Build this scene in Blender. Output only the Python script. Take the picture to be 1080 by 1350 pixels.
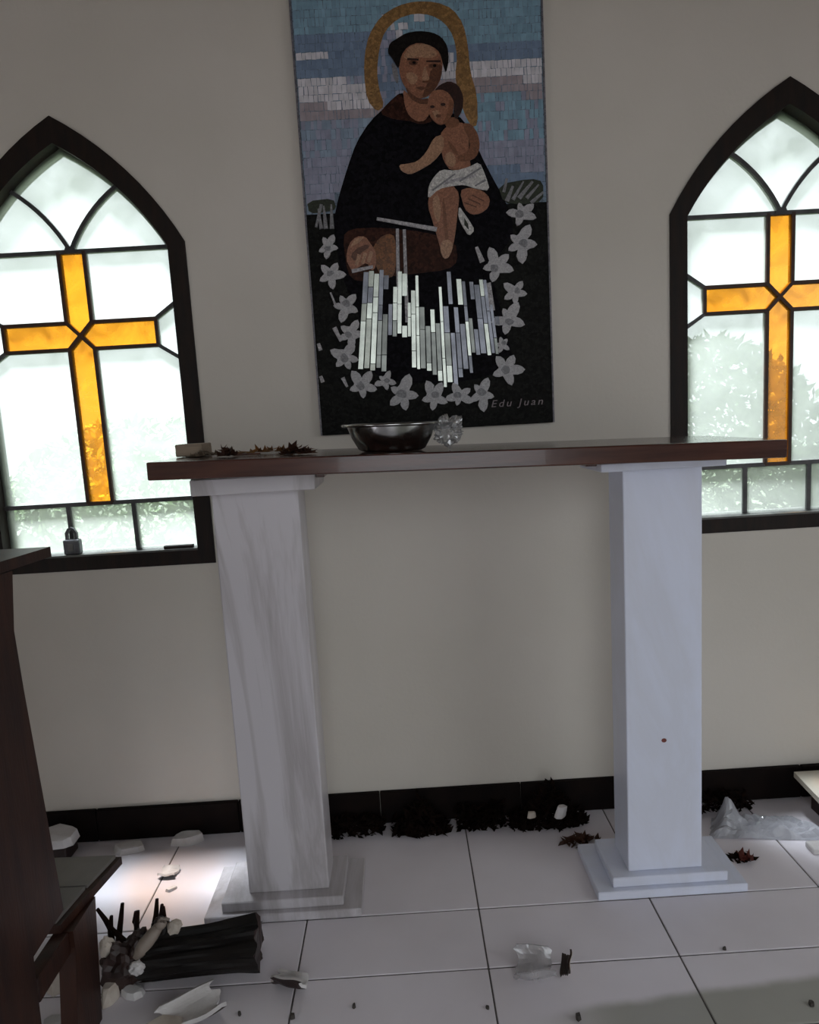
import bpy, bmesh, math, random
from mathutils import Vector, Matrix, noise

# ------------------------------------------------------------------ scene, camera, world, sun, exposure
for o in list(bpy.data.objects):
    bpy.data.objects.remove(o, do_unlink=True)
SC = bpy.context.scene
COL = SC.collection
CAM_H = 1.1                      # camera height above the floor (m)
FOC = 892.76                     # focal length in pixels of the 1080 px wide frame
PITCH, ROLL, YAW = 0.1340, -0.0575, 0.0096

def cam_axes():
    cy, sy = math.cos(YAW), math.sin(YAW)
    cp, sp = math.cos(PITCH), math.sin(PITCH)
    cr, sr = math.cos(ROLL), math.sin(ROLL)
    f = Vector((sy * cp, cy * cp, -sp))
    r = Vector((cy, -sy, 0))
    u = r.cross(f)
    return cr * r + sr * u, -sr * r + cr * u, f
CR, CU, CF = cam_axes()
cd = bpy.data.cameras.new('camera')
cd.sensor_fit = 'HORIZONTAL'; cd.sensor_width = 36.0; cd.lens = FOC / 1080 * 36.0
cd.clip_start = 0.02; cd.clip_end = 200
cam = bpy.data.objects.new('camera', cd); COL.objects.link(cam)
cam.matrix_world = Matrix(((CR.x, CU.x, -CF.x, 0), (CR.y, CU.y, -CF.y, 0), (CR.z, CU.z, -CF.z, CAM_H), (0, 0, 0, 1)))
SC.camera = cam

SC.view_settings.view_transform = 'Standard'
SC.view_settings.look = 'None'
SC.view_settings.gamma = 1.0
SC.view_settings.use_curve_mapping = False
SC.view_settings.exposure = 0.14

world = bpy.data.worlds.new('overcast_sky'); SC.world = world
world.use_nodes = True
wn = world.node_tree.nodes; wl = world.node_tree.links
bg = wn['Background']
bg.inputs['Color'].default_value = (0.90, 0.955, 1.0, 1)
bg.inputs['Strength'].default_value = 2.2

sd = bpy.data.lights.new('sun', 'SUN'); sd.energy = 64.0; sd.angle = math.radians(12); sd.color = (0.86, 0.90, 1.0)
sun = bpy.data.objects.new('sun', sd); COL.objects.link(sun)
SUN_DIR = Vector((0.14, -0.175, -1.0)).normalized()      # steep, from beyond the altar wall and a little from the left
sun.rotation_euler = SUN_DIR.to_track_quat('-Z', 'Y').to_euler()
sun.location = (-1, 3, 6)

def portal(name, loc, sx, sy, direction):
    a = bpy.data.lights.new(name, 'AREA'); a.shape = 'RECTANGLE'; a.size = sx; a.size_y = sy
    a.cycles.is_portal = True
    o = bpy.data.objects.new(name, a); COL.objects.link(o); o.location = loc
    o.rotation_euler = Vector(direction).to_track_quat('-Z', 'Z').to_euler()
    return o

# ------------------------------------------------------------------ room dimensions (metres)
W = 1.757                       # inner face of the altar wall
G = 1.79                        # glass plane of its two windows
XL, XR = -1.78, 2.05            # side walls
YB = -1.25                      # rear wall, behind the photographer
ZC = 2.75
WIN_X = (-0.7936, 0.9999)
portal('sky_portal_door', (0.25, YB - 0.16, 1.06), 1.22, 2.12, (0, 1, 0))
portal('sky_portal_side', (XR + 0.16, 0.10, 0.95), 1.3, 1.9, (-1, 0, 0))
portal('sky_portal_side.001', (XL - 0.16, -0.1, 0.9), 0.7, 1.2, (1, 0, 0))

def at_y(px, py, Y):
    """point of the photograph on the vertical plane at distance Y"""
    d = CR * ((px - 540) / FOC) + CU * ((675 - py) / FOC) + CF
    t = Y / d.y
    return Vector((d.x * t, Y, CAM_H + d.z * t))
def at_z(px, py, z=0.0):
    """point of the photograph on the horizontal plane at height z"""
    d = CR * ((px - 540) / FOC) + CU * ((675 - py) / FOC) + CF
    t = (z - CAM_H) / d.z
    return Vector((d.x * t, d.y * t, z))

# ------------------------------------------------------------------ materials
def _nt(name):
    m = bpy.data.materials.new(name); m.use_nodes = True
    nt = m.node_tree
    return m, nt, nt.nodes['Principled BSDF']
def N(nt, typ, **kw):
    n = nt.nodes.new(typ)
    for k, v in kw.items():
        if k.startswith('i_'):
            n.inputs[k[2:].replace('_', ' ')].default_value = v
        else:
            setattr(n, k, v)
    return n
def c4(c): return (c[0], c[1], c[2], 1)

def pm(name, base, base2=None, rough=0.5, scale=8.0, detail=5, metallic=0.0, bump=0.0, bscale=60.0, spec=0.5,
       stretch=(1, 1, 1), lo=0.35, hi=0.65, distort=0.0, coat=0.0):
    """principled surface whose colour drifts between base and base2 with noise, plus fine relief"""
    m, nt, p = _nt(name)
    tc = N(nt, 'ShaderNodeTexCoord'); mp = N(nt, 'ShaderNodeMapping'); mp.inputs['Scale'].default_value = stretch
    nt.links.new(tc.outputs['Object'], mp.inputs['Vector'])
    p.inputs['Roughness'].default_value = rough; p.inputs['Metallic'].default_value = metallic
    p.inputs['Specular IOR Level'].default_value = spec; p.inputs['Coat Weight'].default_value = coat
    p.inputs['Base Color'].default_value = c4(base)
    if base2 is not None:
        n = N(nt, 'ShaderNodeTexNoise', i_Scale=scale, i_Detail=detail, i_Distortion=distort)
        nt.links.new(mp.outputs[0], n.inputs['Vector'])
        r = N(nt, 'ShaderNodeValToRGB')
        r.color_ramp.elements[0].position = lo; r.color_ramp.elements[0].color = c4(base)
        r.color_ramp.elements[1].position = hi; r.color_ramp.elements[1].color = c4(base2)
        nt.links.new(n.outputs['Fac'], r.inputs['Fac']); nt.links.new(r.outputs['Color'], p.inputs['Base Color'])
    if bump:
        n2 = N(nt, 'ShaderNodeTexNoise', i_Scale=bscale, i_Detail=4)
        nt.links.new(mp.outputs[0], n2.inputs['Vector'])
        b = N(nt, 'ShaderNodeBump', i_Strength=bump, i_Distance=0.004)
        nt.links.new(n2.outputs['Fac'], b.inputs['Height']); nt.links.new(b.outputs['Normal'], p.inputs['Normal'])
    return m

def mosaic(name, col, vary=0.35, scale=190.0, stretch=(1, 1, 1), rough=0.35, second=None, spec=0.35):
    """small cemented tesserae: each cell its own shade, dark grout between"""
    m, nt, p = _nt(name)
    tc = N(nt, 'ShaderNodeTexCoord'); mp = N(nt, 'ShaderNodeMapping'); mp.inputs['Scale'].default_value = stretch
    nt.links.new(tc.outputs['Object'], mp.inputs['Vector'])
    v = N(nt, 'ShaderNodeTexVoronoi', i_Scale=scale); v2 = N(nt, 'ShaderNodeTexVoronoi', feature='DISTANCE_TO_EDGE', i_Scale=scale)
    nt.links.new(mp.outputs[0], v.inputs['Vector']); nt.links.new(mp.outputs[0], v2.inputs['Vector'])
    sep = N(nt, 'ShaderNodeSeparateColor'); nt.links.new(v.outputs['Color'], sep.inputs['Color'])
    r = N(nt, 'ShaderNodeValToRGB')
    a = [max(0, x * (1 - vary)) for x in col]; b = [min(1, x * (1 + vary)) for x in (second or col)]
    r.color_ramp.elements[0].color = c4(a); r.color_ramp.elements[1].color = c4(b)
    nt.links.new(sep.outputs['Red'], r.inputs['Fac'])
    g = N(nt, 'ShaderNodeMapRange'); g.inputs['From Max'].default_value = 0.06
    g.inputs['To Min'].default_value = 0.45
    nt.links.new(v2.outputs['Distance'], g.inputs['Value'])
    mx = N(nt, 'ShaderNodeMix', data_type='RGBA', blend_type='MULTIPLY'); mx.inputs['Factor'].default_value = 1.0
    nt.links.new(r.outputs['Color'], mx.inputs['A']); nt.links.new(g.outputs['Result'], mx.inputs['B'])
    nt.links.new(mx.outputs['Result'], p.inputs['Base Color'])
    p.inputs['Roughness'].default_value = rough
    p.inputs['Specular IOR Level'].default_value = spec
    bp = N(nt, 'ShaderNodeBump', i_Strength=0.25, i_Distance=0.001)
    nt.links.new(g.outputs['Result'], bp.inputs['Height']); nt.links.new(bp.outputs['Normal'], p.inputs['Normal'])
    return m

def attr_mat(name, rough=0.3, spec=0.4, metallic=0.0):
    m, nt, p = _nt(name)
    a = N(nt, 'ShaderNodeAttribute'); a.attribute_name = 'tint'
    nz = N(nt, 'ShaderNodeTexNoise', i_Scale=55.0, i_Detail=3); mr = N(nt, 'ShaderNodeMapRange')
    mr.inputs['To Min'].default_value = 0.72; mr.inputs['To Max'].default_value = 1.25
    tc = N(nt, 'ShaderNodeTexCoord'); nt.links.new(tc.outputs['Object'], nz.inputs['Vector'])
    nt.links.new(nz.outputs['Fac'], mr.inputs['Value'])
    mx = N(nt, 'ShaderNodeMix', data_type='RGBA', blend_type='MULTIPLY'); mx.inputs['Factor'].default_value = 1.0
    nt.links.new(a.outputs['Color'], mx.inputs['A']); nt.links.new(mr.outputs['Result'], mx.inputs['B'])
    nt.links.new(mx.outputs['Result'], p.inputs['Base Color'])
    p.inputs['Roughness'].default_value = rough; p.inputs['Specular IOR Level'].default_value = spec
    p.inputs['Metallic'].default_value = metallic
    return m

def glass(name, clear, haze, mixf, nscale=9.0, vary=0.2, streak=(1, 1, 1)):
    """cast obscure glass: part clear, part milky; the milkiness drifts"""
    m = bpy.data.materials.new(name); m.use_nodes = True
    nt = m.node_tree; nt.nodes.remove(nt.nodes['Principled BSDF'])
    out = nt.nodes['Material Output']
    tc = N(nt, 'ShaderNodeTexCoord'); mp = N(nt, 'ShaderNodeMapping'); mp.inputs['Scale'].default_value = streak
    nt.links.new(tc.outputs['Object'], mp.inputs['Vector'])
    nz = N(nt, 'ShaderNodeTexNoise', i_Scale=nscale, i_Detail=6, i_Distortion=0.8)
    nt.links.new(mp.outputs[0], nz.inputs['Vector'])
    mr = N(nt, 'ShaderNodeMapRange'); mr.inputs['From Min'].default_value = 0.3; mr.inputs['From Max'].default_value = 0.7
    mr.inputs['To Min'].default_value = mixf - vary; mr.inputs['To Max'].default_value = min(1, mixf + vary)
    nt.links.new(nz.outputs['Fac'], mr.inputs['Value'])
    t = N(nt, 'ShaderNodeBsdfTransparent'); t.inputs['Color'].default_value = c4(clear)
    d = N(nt, 'ShaderNodeBsdfTranslucent'); d.inputs['Color'].default_value = c4(haze)
    mx = N(nt, 'ShaderNodeMixShader')
    nt.links.new(mr.outputs['Result'], mx.inputs['Fac']); nt.links.new(t.outputs[0], mx.inputs[1]); nt.links.new(d.outputs[0], mx.inputs[2])
    gl = N(nt, 'ShaderNodeBsdfGlossy'); gl.inputs['Roughness'].default_value = 0.2
    fr = N(nt, 'ShaderNodeMixShader'); fr.inputs['Fac'].default_value = 0.04
    nt.links.new(mx.outputs[0], fr.inputs[1]); nt.links.new(gl.outputs[0], fr.inputs[2])
    nt.links.new(fr.outputs[0], out.inputs['Surface'])
    return m

def marble(name, base, vein, scale=2.2, rot=0.6, amount=0.5, rough=0.28, lo=0.0, hi=0.10):
    m, nt, p = _nt(name)
    tc = N(nt, 'ShaderNodeTexCoord'); mp = N(nt, 'ShaderNodeMapping'); mp.inputs['Rotation'].default_value = (0, rot, 0)
    mp.inputs['Scale'].default_value = (2.6, 1.2, 0.7)
    nt.links.new(tc.outputs['Object'], mp.inputs['Vector'])
    n = N(nt, 'ShaderNodeTexNoise', i_Scale=scale, i_Detail=7, i_Roughness=0.62, i_Distortion=0.9)
    nt.links.new(mp.outputs[0], n.inputs['Vector'])
    s = N(nt, 'ShaderNodeMath', operation='SUBTRACT'); s.inputs[1].default_value = 0.5
    a = N(nt, 'ShaderNodeMath', operation='ABSOLUTE')
    nt.links.new(n.outputs['Fac'], s.inputs[0]); nt.links.new(s.outputs[0], a.inputs[0])
    r = N(nt, 'ShaderNodeValToRGB')
    r.color_ramp.elements[0].position = lo; r.color_ramp.elements[0].color = c4([b * (1 - amount) + v * amount for b, v in zip(base, vein)])
    r.color_ramp.elements[1].position = hi; r.color_ramp.elements[1].color = c4(base)
    nt.links.new(a.outputs[0], r.inputs['Fac']); nt.links.new(r.outputs['Color'], p.inputs['Base Color'])
    p.inputs['Roughness'].default_value = rough
    return m

M = {}
M['wall'] = pm('painted plaster', (0.565, 0.525, 0.465), (0.62, 0.575, 0.52), rough=0.75, scale=1.7, bump=0.12, bscale=90)
#M['outer'] = pm('outer plaster', (0.6, 0.58, 0.52), (0.5, 0.48, 0.44), rough=0.85, scale=3)
M['ceil'] = pm('dark ceiling boards', (0.13, 0.085, 0.055), (0.09, 0.06, 0.04), rough=0.7, scale=3, stretch=(1, 8, 1))
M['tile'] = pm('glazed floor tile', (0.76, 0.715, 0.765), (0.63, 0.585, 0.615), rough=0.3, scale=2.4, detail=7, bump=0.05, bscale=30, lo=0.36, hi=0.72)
def front_green_tone(m):
    """greenish darker tone on the front right tiles, with an edge of its own; the colour runs on from tile to tile"""
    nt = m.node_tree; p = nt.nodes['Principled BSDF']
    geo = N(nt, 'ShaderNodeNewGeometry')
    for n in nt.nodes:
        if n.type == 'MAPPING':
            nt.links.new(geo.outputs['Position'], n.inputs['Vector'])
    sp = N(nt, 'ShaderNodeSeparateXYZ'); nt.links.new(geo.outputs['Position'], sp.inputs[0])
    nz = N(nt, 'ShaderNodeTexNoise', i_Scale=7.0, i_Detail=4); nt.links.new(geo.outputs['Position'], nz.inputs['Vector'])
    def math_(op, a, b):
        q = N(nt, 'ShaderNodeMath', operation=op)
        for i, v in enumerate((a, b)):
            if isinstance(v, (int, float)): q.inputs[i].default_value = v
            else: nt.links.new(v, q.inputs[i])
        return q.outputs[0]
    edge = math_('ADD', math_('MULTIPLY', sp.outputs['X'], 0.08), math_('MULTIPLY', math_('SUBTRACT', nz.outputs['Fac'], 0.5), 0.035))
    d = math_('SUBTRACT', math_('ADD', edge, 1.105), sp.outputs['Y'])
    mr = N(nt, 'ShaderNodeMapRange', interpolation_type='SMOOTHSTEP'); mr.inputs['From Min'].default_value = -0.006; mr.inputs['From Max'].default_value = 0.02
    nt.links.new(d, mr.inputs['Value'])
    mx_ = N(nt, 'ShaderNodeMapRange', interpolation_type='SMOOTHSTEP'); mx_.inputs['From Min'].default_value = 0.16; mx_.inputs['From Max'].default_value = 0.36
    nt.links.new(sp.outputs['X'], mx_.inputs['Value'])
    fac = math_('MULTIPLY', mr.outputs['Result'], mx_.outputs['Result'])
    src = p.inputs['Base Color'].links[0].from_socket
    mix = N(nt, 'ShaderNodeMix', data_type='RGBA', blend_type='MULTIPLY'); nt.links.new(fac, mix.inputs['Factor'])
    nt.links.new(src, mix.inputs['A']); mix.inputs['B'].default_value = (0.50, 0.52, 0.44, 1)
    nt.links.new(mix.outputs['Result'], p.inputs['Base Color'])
front_green_tone(M['tile'])  # grey-green darkening of the tiles towards the front right
M['grout'] = pm('dark grout', (0.13, 0.115, 0.11), (0.08, 0.07, 0.065), rough=0.9, scale=30)
M['skirt'] = pm('black skirting tile', (0.006, 0.004, 0.004), (0.010, 0.006, 0.005), rough=0.65, scale=14, bump=0.2, bscale=40, spec=0.08)
M['frame'] = pm('dark stained frame wood', (0.012, 0.009, 0.008), (0.020, 0.012, 0.009), rough=0.55, scale=9, stretch=(6, 1, 1), bump=0.15, spec=0.2)
M['steelframe'] = pm('grey metal bead', (0.12, 0.12, 0.11), (0.07, 0.07, 0.066), rough=0.45, metallic=0.3, scale=20)
M['came'] = pm('lead came', (0.05, 0.05, 0.052), (0.085, 0.083, 0.085), rough=0.5, metallic=0.3, scale=30)
M['camebrown'] = pm('rusty brown came', (0.06, 0.02, 0.007), (0.03, 0.012, 0.006), rough=0.6, scale=30)
M['glass_clear'] = glass('milky cast glass', (0.86, 0.89, 0.87), (0.285, 0.305, 0.268), 0.70, vary=0.10)
M['glass_edge'] = glass('clear glass side', (0.97, 0.99, 0.98), (0.9, 0.95, 0.92), 0.02, vary=0.0)
M['glass_amber'] = glass('amber glass', (1.0, 0.40, 0.025), (0.28, 0.10, 0.005), 0.60, nscale=16)
M['marble_grey'] = marble('grey veined marble', (0.57, 0.54, 0.57), (0.33, 0.30, 0.30), scale=0.8, rot=-0.42, amount=0.7, hi=0.055)
M['marble_white'] = marble('white marble', (0.66, 0.69, 0.82), (0.58, 0.59, 0.66), scale=1.3, amount=0.5)
M['board'] = pm('dark red brown polished wood', (0.040, 0.013, 0.010), (0.075, 0.026, 0.018), rough=0.22, scale=7, stretch=(1, 10, 10), bump=0.06, bscale=40, coat=0.3)
M['kneeler'] = pm('dark stained kneeler wood', (0.018, 0.006, 0.004), (0.038, 0.013, 0.007), rough=0.45, scale=5, stretch=(8, 8, 1), bump=0.1, bscale=30, spec=0.3)
M['pad'] = pm('worn grey pad', (0.19, 0.175, 0.16), (0.13, 0.118, 0.11), rough=0.5, scale=9)
M['steel'] = pm('brushed stainless steel', (0.42, 0.42, 0.41), (0.30, 0.30, 0.295), rough=0.2, metallic=1.0, scale=12, stretch=(1, 1, 8))
M['plaster'] = pm('broken white plaster', (0.62, 0.60, 0.60), (0.48, 0.45, 0.44), rough=0.7, scale=18, bump=0.3, bscale=70)
M['plaster_tan'] = pm('weathered tan plaster', (0.52, 0.46, 0.40), (0.38, 0.32, 0.27), rough=0.75, scale=22, bump=0.3, bscale=70)
M['flesh'] = pm('painted flesh plaster', (0.30, 0.245, 0.205), (0.22, 0.175, 0.145), rough=0.55, scale=20)
M['robe'] = pm('dark painted habit', (0.006, 0.005, 0.005), (0.013, 0.010, 0.009), rough=0.5, scale=14, bump=0.12, bscale=60, spec=0.2)
M['brownpaint'] = pm('dark brown paint', (0.028, 0.012, 0.009), (0.015, 0.007, 0.006), rough=0.5, scale=22)
M['deadleaf'] = pm('dead dark leaves', (0.022, 0.011, 0.008), (0.010, 0.006, 0.005), rough=0.9, scale=30, spec=0.1)
M['brownleaf'] = pm('dry brown leaves', (0.11, 0.042, 0.022), (0.055, 0.02, 0.012), rough=0.7, scale=40)
M['petal'] = pm('dried orange petals', (0.40, 0.19, 0.055), (0.26, 0.12, 0.05), rough=0.7, scale=50)
M['beige'] = pm('beige raw wood', (0.33, 0.25, 0.18), (0.24, 0.18, 0.13), rough=0.6, scale=8, stretch=(2, 20, 20))
M['paleboard'] = pm('pale worn board', (0.52, 0.48, 0.40), (0.42, 0.38, 0.32), rough=0.55, scale=8)
M['redpetal'] = pm('faded red petals', (0.22, 0.05, 0.035), (0.12, 0.025, 0.02), rough=0.6, scale=40)
M['iron'] = pm('tarnished grey metal', (0.085, 0.088, 0.095), (0.05, 0.05, 0.055), rough=0.45, metallic=0.5, scale=40)
M['pebble'] = pm('dark grit', (0.06, 0.05, 0.045), (0.03, 0.025, 0.02), rough=0.8, scale=60)
M['leaf'] = pm('green leaves', (0.07, 0.115, 0.042), (0.10, 0.16, 0.06), rough=0.5, scale=2.5)
M['leaf_dark'] = pm('deep green leaves', (0.062, 0.108, 0.042), (0.095, 0.15, 0.06), rough=0.5, scale=2.5)
M['stem'] = pm('bark', (0.10, 0.07, 0.045), (0.07, 0.05, 0.03), rough=0.9, scale=12)
M['grass'] = pm('grass ground', (0.035, 0.05, 0.02), (0.045, 0.06, 0.03), rough=0.9, scale=3)
M['earth'] = pm('damp dark earth', (0.045, 0.040, 0.035), (0.03, 0.027, 0.024), rough=0.9, scale=2)

def film(name, tint, gloss, fac):
    m = bpy.data.materials.new(name); m.use_nodes = True
    nt = m.node_tree; nt.nodes.remove(nt.nodes['Principled BSDF']); out = nt.nodes['Material Output']
    t = N(nt, 'ShaderNodeBsdfTransparent'); t.inputs['Color'].default_value = (0.93, 0.93, 0.94, 1)
    d = N(nt, 'ShaderNodeBsdfDiffuse'); d.inputs['Color'].default_value = c4(tint)
    g = N(nt, 'ShaderNodeBsdfGlossy'); g.inputs['Roughness'].default_value = 0.15; g.inputs['Color'].default_value = (0.9, 0.9, 0.9, 1)
    nz = N(nt, 'ShaderNodeTexNoise', i_Scale=25.0, i_Detail=3); tc = N(nt, 'ShaderNodeTexCoord'); nt.links.new(tc.outputs['Object'], nz.inputs['Vector'])
    mr = N(nt, 'ShaderNodeMapRange'); mr.inputs['To Min'].default_value = fac - 0.15; mr.inputs['To Max'].default_value = fac + 0.15
    nt.links.new(nz.outputs['Fac'], mr.inputs['Value'])
    a = N(nt, 'ShaderNodeMixShader'); nt.links.new(mr.outputs['Result'], a.inputs['Fac']); nt.links.new(t.outputs[0], a.inputs[1]); nt.links.new(d.outputs[0], a.inputs[2])
    b = N(nt, 'ShaderNodeMixShader'); b.inputs['Fac'].default_value = gloss; nt.links.new(a.outputs[0], b.inputs[1]); nt.links.new(g.outputs[0], b.inputs[2])
    nt.links.new(b.outputs[0], out.inputs['Surface'])
    return m
M['film'] = film('clear crumpled plastic', (0.42, 0.42, 0.43), 0.22, 0.3)
M['film2'] = film('cloudy grey plastic', (0.5, 0.48, 0.49), 0.08, 0.45)
M['sheet'] = film('thin white plastic sheet', (0.62, 0.62, 0.66), 0.06, 0.75)

# ------------------------------------------------------------------ object helpers
def link(name, me, mat=None, parent=None):
    if mat is not None:
        for q in (mat if isinstance(mat, (list, tuple)) else [mat]):
            me.materials.append(q)
    o = bpy.data.objects.new(name, me); COL.objects.link(o)
    if parent is not None:
        o.parent = parent
    return o
def world_loc(o):
    v = Vector((0, 0, 0))
    while o is not None:
        v += o.location; o = o.parent
    return v
def O(name, bm, mat=None, parent=None, smooth=False):
    """bmesh in world coordinates -> one mesh object (local to its parent)"""
    if parent is not None:
        bmesh.ops.translate(bm, verts=bm.verts, vec=-world_loc(parent))
    me = bpy.data.meshes.new(name); bm.to_mesh(me); bm.free()
    if smooth:
        me.polygons.foreach_set('use_smooth', [True] * len(me.polygons))
    return link(name, me, mat, parent)
def tag(o, label=None, cat=None, group=None, kind=None):
    if label: o['label'] = label
    if cat: o['category'] = cat
    if group: o['group'] = group
    if kind: o['kind'] = kind
    return o
def root(name, loc, label=None, cat=None, group=None, kind=None):
    o = bpy.data.objects.new(name, None); COL.objects.link(o); o.location = loc
    o.empty_display_size = 0.05
    return tag(o, label, cat, group, kind)
def bx(x0, x1, y0, y1, z0, z1, bev=0.0, seg=2):
    bm = bmesh.new()
    bmesh.ops.create_cube(bm, size=1.0)
    for v in bm.verts:
        v.co = Vector((x0 + (v.co.x + .5) * (x1 - x0), y0 + (v.co.y + .5) * (y1 - y0), z0 + (v.co.z + .5) * (z1 - z0)))
    if bev:
        bmesh.ops.bevel(bm, geom=list(bm.edges), offset=bev, segments=seg, affect='EDGES', profile=0.5)
    return bm
def prism_xz(pts, y0, y1, bm=None):
    """polygon given in (x, z), extruded from y0 (towards the room) to y1"""
    bm = bm or bmesh.new()
    a = [bm.verts.new((x, y0, z)) for x, z in pts]; b = [bm.verts.new((x, y1, z)) for x, z in pts]
    bm.faces.new(a); bm.faces.new(b[::-1])
    n = len(pts)
    for i in range(n):
        bm.faces.new((a[i], b[i], b[(i + 1) % n], a[(i + 1) % n]))
    bmesh.ops.recalc_face_normals(bm, faces=bm.faces)
    return bm
def prism_yz(pts, x0, x1):
    bm = bmesh.new()
    a = [bm.verts.new((x0, y, z)) for y, z in pts]; b = [bm.verts.new((x1, y, z)) for y, z in pts]
    bm.faces.new(a); bm.faces.new(b[::-1]); n = len(pts)
    for i in range(n):
        bm.faces.new((a[i], b[i], b[(i + 1) % n], a[(i + 1) % n]))
    bmesh.ops.recalc_face_normals(bm, faces=bm.faces)
    return bm
def strip_xz(A, B, y0, y1):
    """solid strip between two polylines A and B in (x, z)"""
    return prism_xz(list(A) + list(B)[::-1], y0, y1)
def bar_xz(pts, w, y0, y1):
    L, R = [], []
    for i, p in enumerate(pts):
        a = pts[max(0, i - 1)]; b = pts[min(len(pts) - 1, i + 1)]
        t = Vector((b[0] - a[0], b[1] - a[1])).normalized(); n = Vector((-t.y, t.x)) * w / 2
        L.append((p[0] + n.x, p[1] + n.y)); R.append((p[0] - n.x, p[1] - n.y))
    return strip_xz(L, R, y0, y1)
def bow(p, q, s, n=8):
    """polyline from p to q bowed sideways by s (metres) to the left of travel"""
    p = Vector(p); q = Vector(q); d = q - p; nn = Vector((-d.y, d.x)).normalized()
    return [tuple(p + d * t + nn * (4 * s * t * (1 - t))) for t in [i / n for i in range(n + 1)]]

# ------------------------------------------------------------------ altar wall with two pointed openings
def gothic(cx, hw, z0, zs, za, sag, n=10):
    """outline from lower left, counter-clockwise"""
    right = bow((cx + hw, zs), (cx, za), -sag, n); left = bow((cx, za), (cx - hw, zs), -sag, n)
    return [(cx - hw, z0), (cx + hw, z0)] + right + left[1:]
OUT = dict(hw=0.295, z0=0.760, zs=1.570, za=1.874, sag=0.030)
INN = dict(hw=0.2515, z0=0.797, zs=1.562, za=1.812, sag=0.024)

def wall_with_holes(name, outer, holes, y0, y1, mats):
    bm = bmesh.new(); edges = []
    for loop in [outer] + holes:
        vs = [bm.verts.new((x, y0, z)) for x, z in loop]
        for i in range(len(vs)):
            edges.append(bm.edges.new((vs[i], vs[(i + 1) % len(vs)])))
    bmesh.ops.triangle_fill(bm, use_beauty=True, use_dissolve=False, edges=edges)
    r = bmesh.ops.extrude_face_region(bm, geom=list(bm.faces))
    for v in [g for g in r['geom'] if isinstance(g, bmesh.types.BMVert)]:
        v.co.y = y1
    bmesh.ops.recalc_face_normals(bm, faces=bm.faces)
    return O(name, bm, mats)
holes = [gothic(c, 0.280, 0.772, 1.566, 1.855, 0.029) for c in WIN_X]
tag(wall_with_holes('wall_front', [(XL, -0.02), (XR, -0.02), (XR, ZC), (XL, ZC)], holes, W, W + 0.058, M['wall']), kind='structure')

# side and rear walls (out of the frame): plain, with door and windows that let the daylight in
def wall_open_x(name, x0, x1, ya, yb, op):
    """wall parallel to Y with one rectangular opening (y0,y1,z0,z1)"""
    bm = bmesh.new(); y0, y1, z0, z1 = op
    for a, b, c, d in ((ya, y0, -0.02, ZC), (y1, yb, -0.02, ZC), (y0, y1, -0.02, z0), (y0, y1, z1, ZC)):
        t = bx(x0, x1, a, b, c, d); me = bpy.data.meshes.new('tmp'); t.to_mesh(me); t.free(); bm.from_mesh(me); bpy.data.meshes.remove(me)
    return tag(O(name, bm, M['wall']), kind='structure')
wall_open_x('wall_left', XL - 0.14, XL, YB - 0.14, W + 0.058, (-0.45, 0.25, 0.3, 1.5))
wall_open_x('wall_right', XR, XR + 0.14, YB - 0.14, W + 0.058, (-0.55, 0.75, 0.0, 1.9))
bm = bmesh.new()
for a, b, c, d in ((XL, -0.36, -0.02, ZC), (0.86, XR, -0.02, ZC), (-0.36, 0.86, 2.12, ZC)):
    t = bx(a, b, YB - 0.14, YB, c, d); me = bpy.data.meshes.new('tmp'); t.to_mesh(me); t.free(); bm.from_mesh(me); bpy.data.meshes.remove(me)
tag(O('wall_rear', bm, M['wall']), kind='structure')
tag(O('ceiling', bx(XL - 0.14, XR + 0.14, YB - 0.14, W + 0.058, ZC, ZC + 0.1), M['ceil']), kind='structure')

# ------------------------------------------------------------------ floor: screed with single tiles laid on it
floor = tag(O('floor', bx(XL, XR, YB, W, -0.06, -0.0025), M['grout']), kind='structure')
TX0, TW, TY0, TD, GAP = 0.118, 0.3875, 1.395, 0.168, 0.0034
tiles_far = []
tile_mesh = None
rnd = random.Random(4)
for i in range(-5, 5):
    for j in range(-17, 1):                       # the row along the altar wall is a deeper one
        x0 = TX0 + i * TW; y0 = TY0 + j * TD
        x1 = min(x0 + TW, XR); y1 = min(y0 + TD, W) if j < 0 else W; xa = max(x0, XL); ya = max(y0, YB)
        if x1 - xa < 0.02 or y1 - ya < 0.02: continue
        full = abs(x1 - xa - TW) < 1e-6 and abs(y1 - ya - TD) < 1e-6
        if j < -3:
            tiles_far.append((xa, x1, ya, y1)); continue
        if full:
            if tile_mesh is None:
                b = bx(GAP / 2, TW - GAP / 2, GAP / 2, TD - GAP / 2, -0.010, 0, 0.0012, 1)
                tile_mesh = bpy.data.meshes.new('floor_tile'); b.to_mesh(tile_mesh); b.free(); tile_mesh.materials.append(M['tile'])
            t = bpy.data.objects.new('floor_tile', tile_mesh); COL.objects.link(t); t.parent = floor
            t.location = (x0, y0, rnd.uniform(-0.0006, 0.0))
        else:
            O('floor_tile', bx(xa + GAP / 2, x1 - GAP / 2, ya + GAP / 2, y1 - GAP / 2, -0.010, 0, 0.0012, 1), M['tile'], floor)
bm = bmesh.new()
for xa, x1, ya, y1 in tiles_far:
    t = bx(xa + GAP / 2, x1 - GAP / 2, ya + GAP / 2, y1 - GAP / 2, -0.010, 0); me = bpy.data.meshes.new('tmp'); t.to_mesh(me); t.free(); bm.from_mesh(me); bpy.data.meshes.remove(me)
tag(O('tile_field', bm, M['tile'], floor), kind='stuff')
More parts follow.
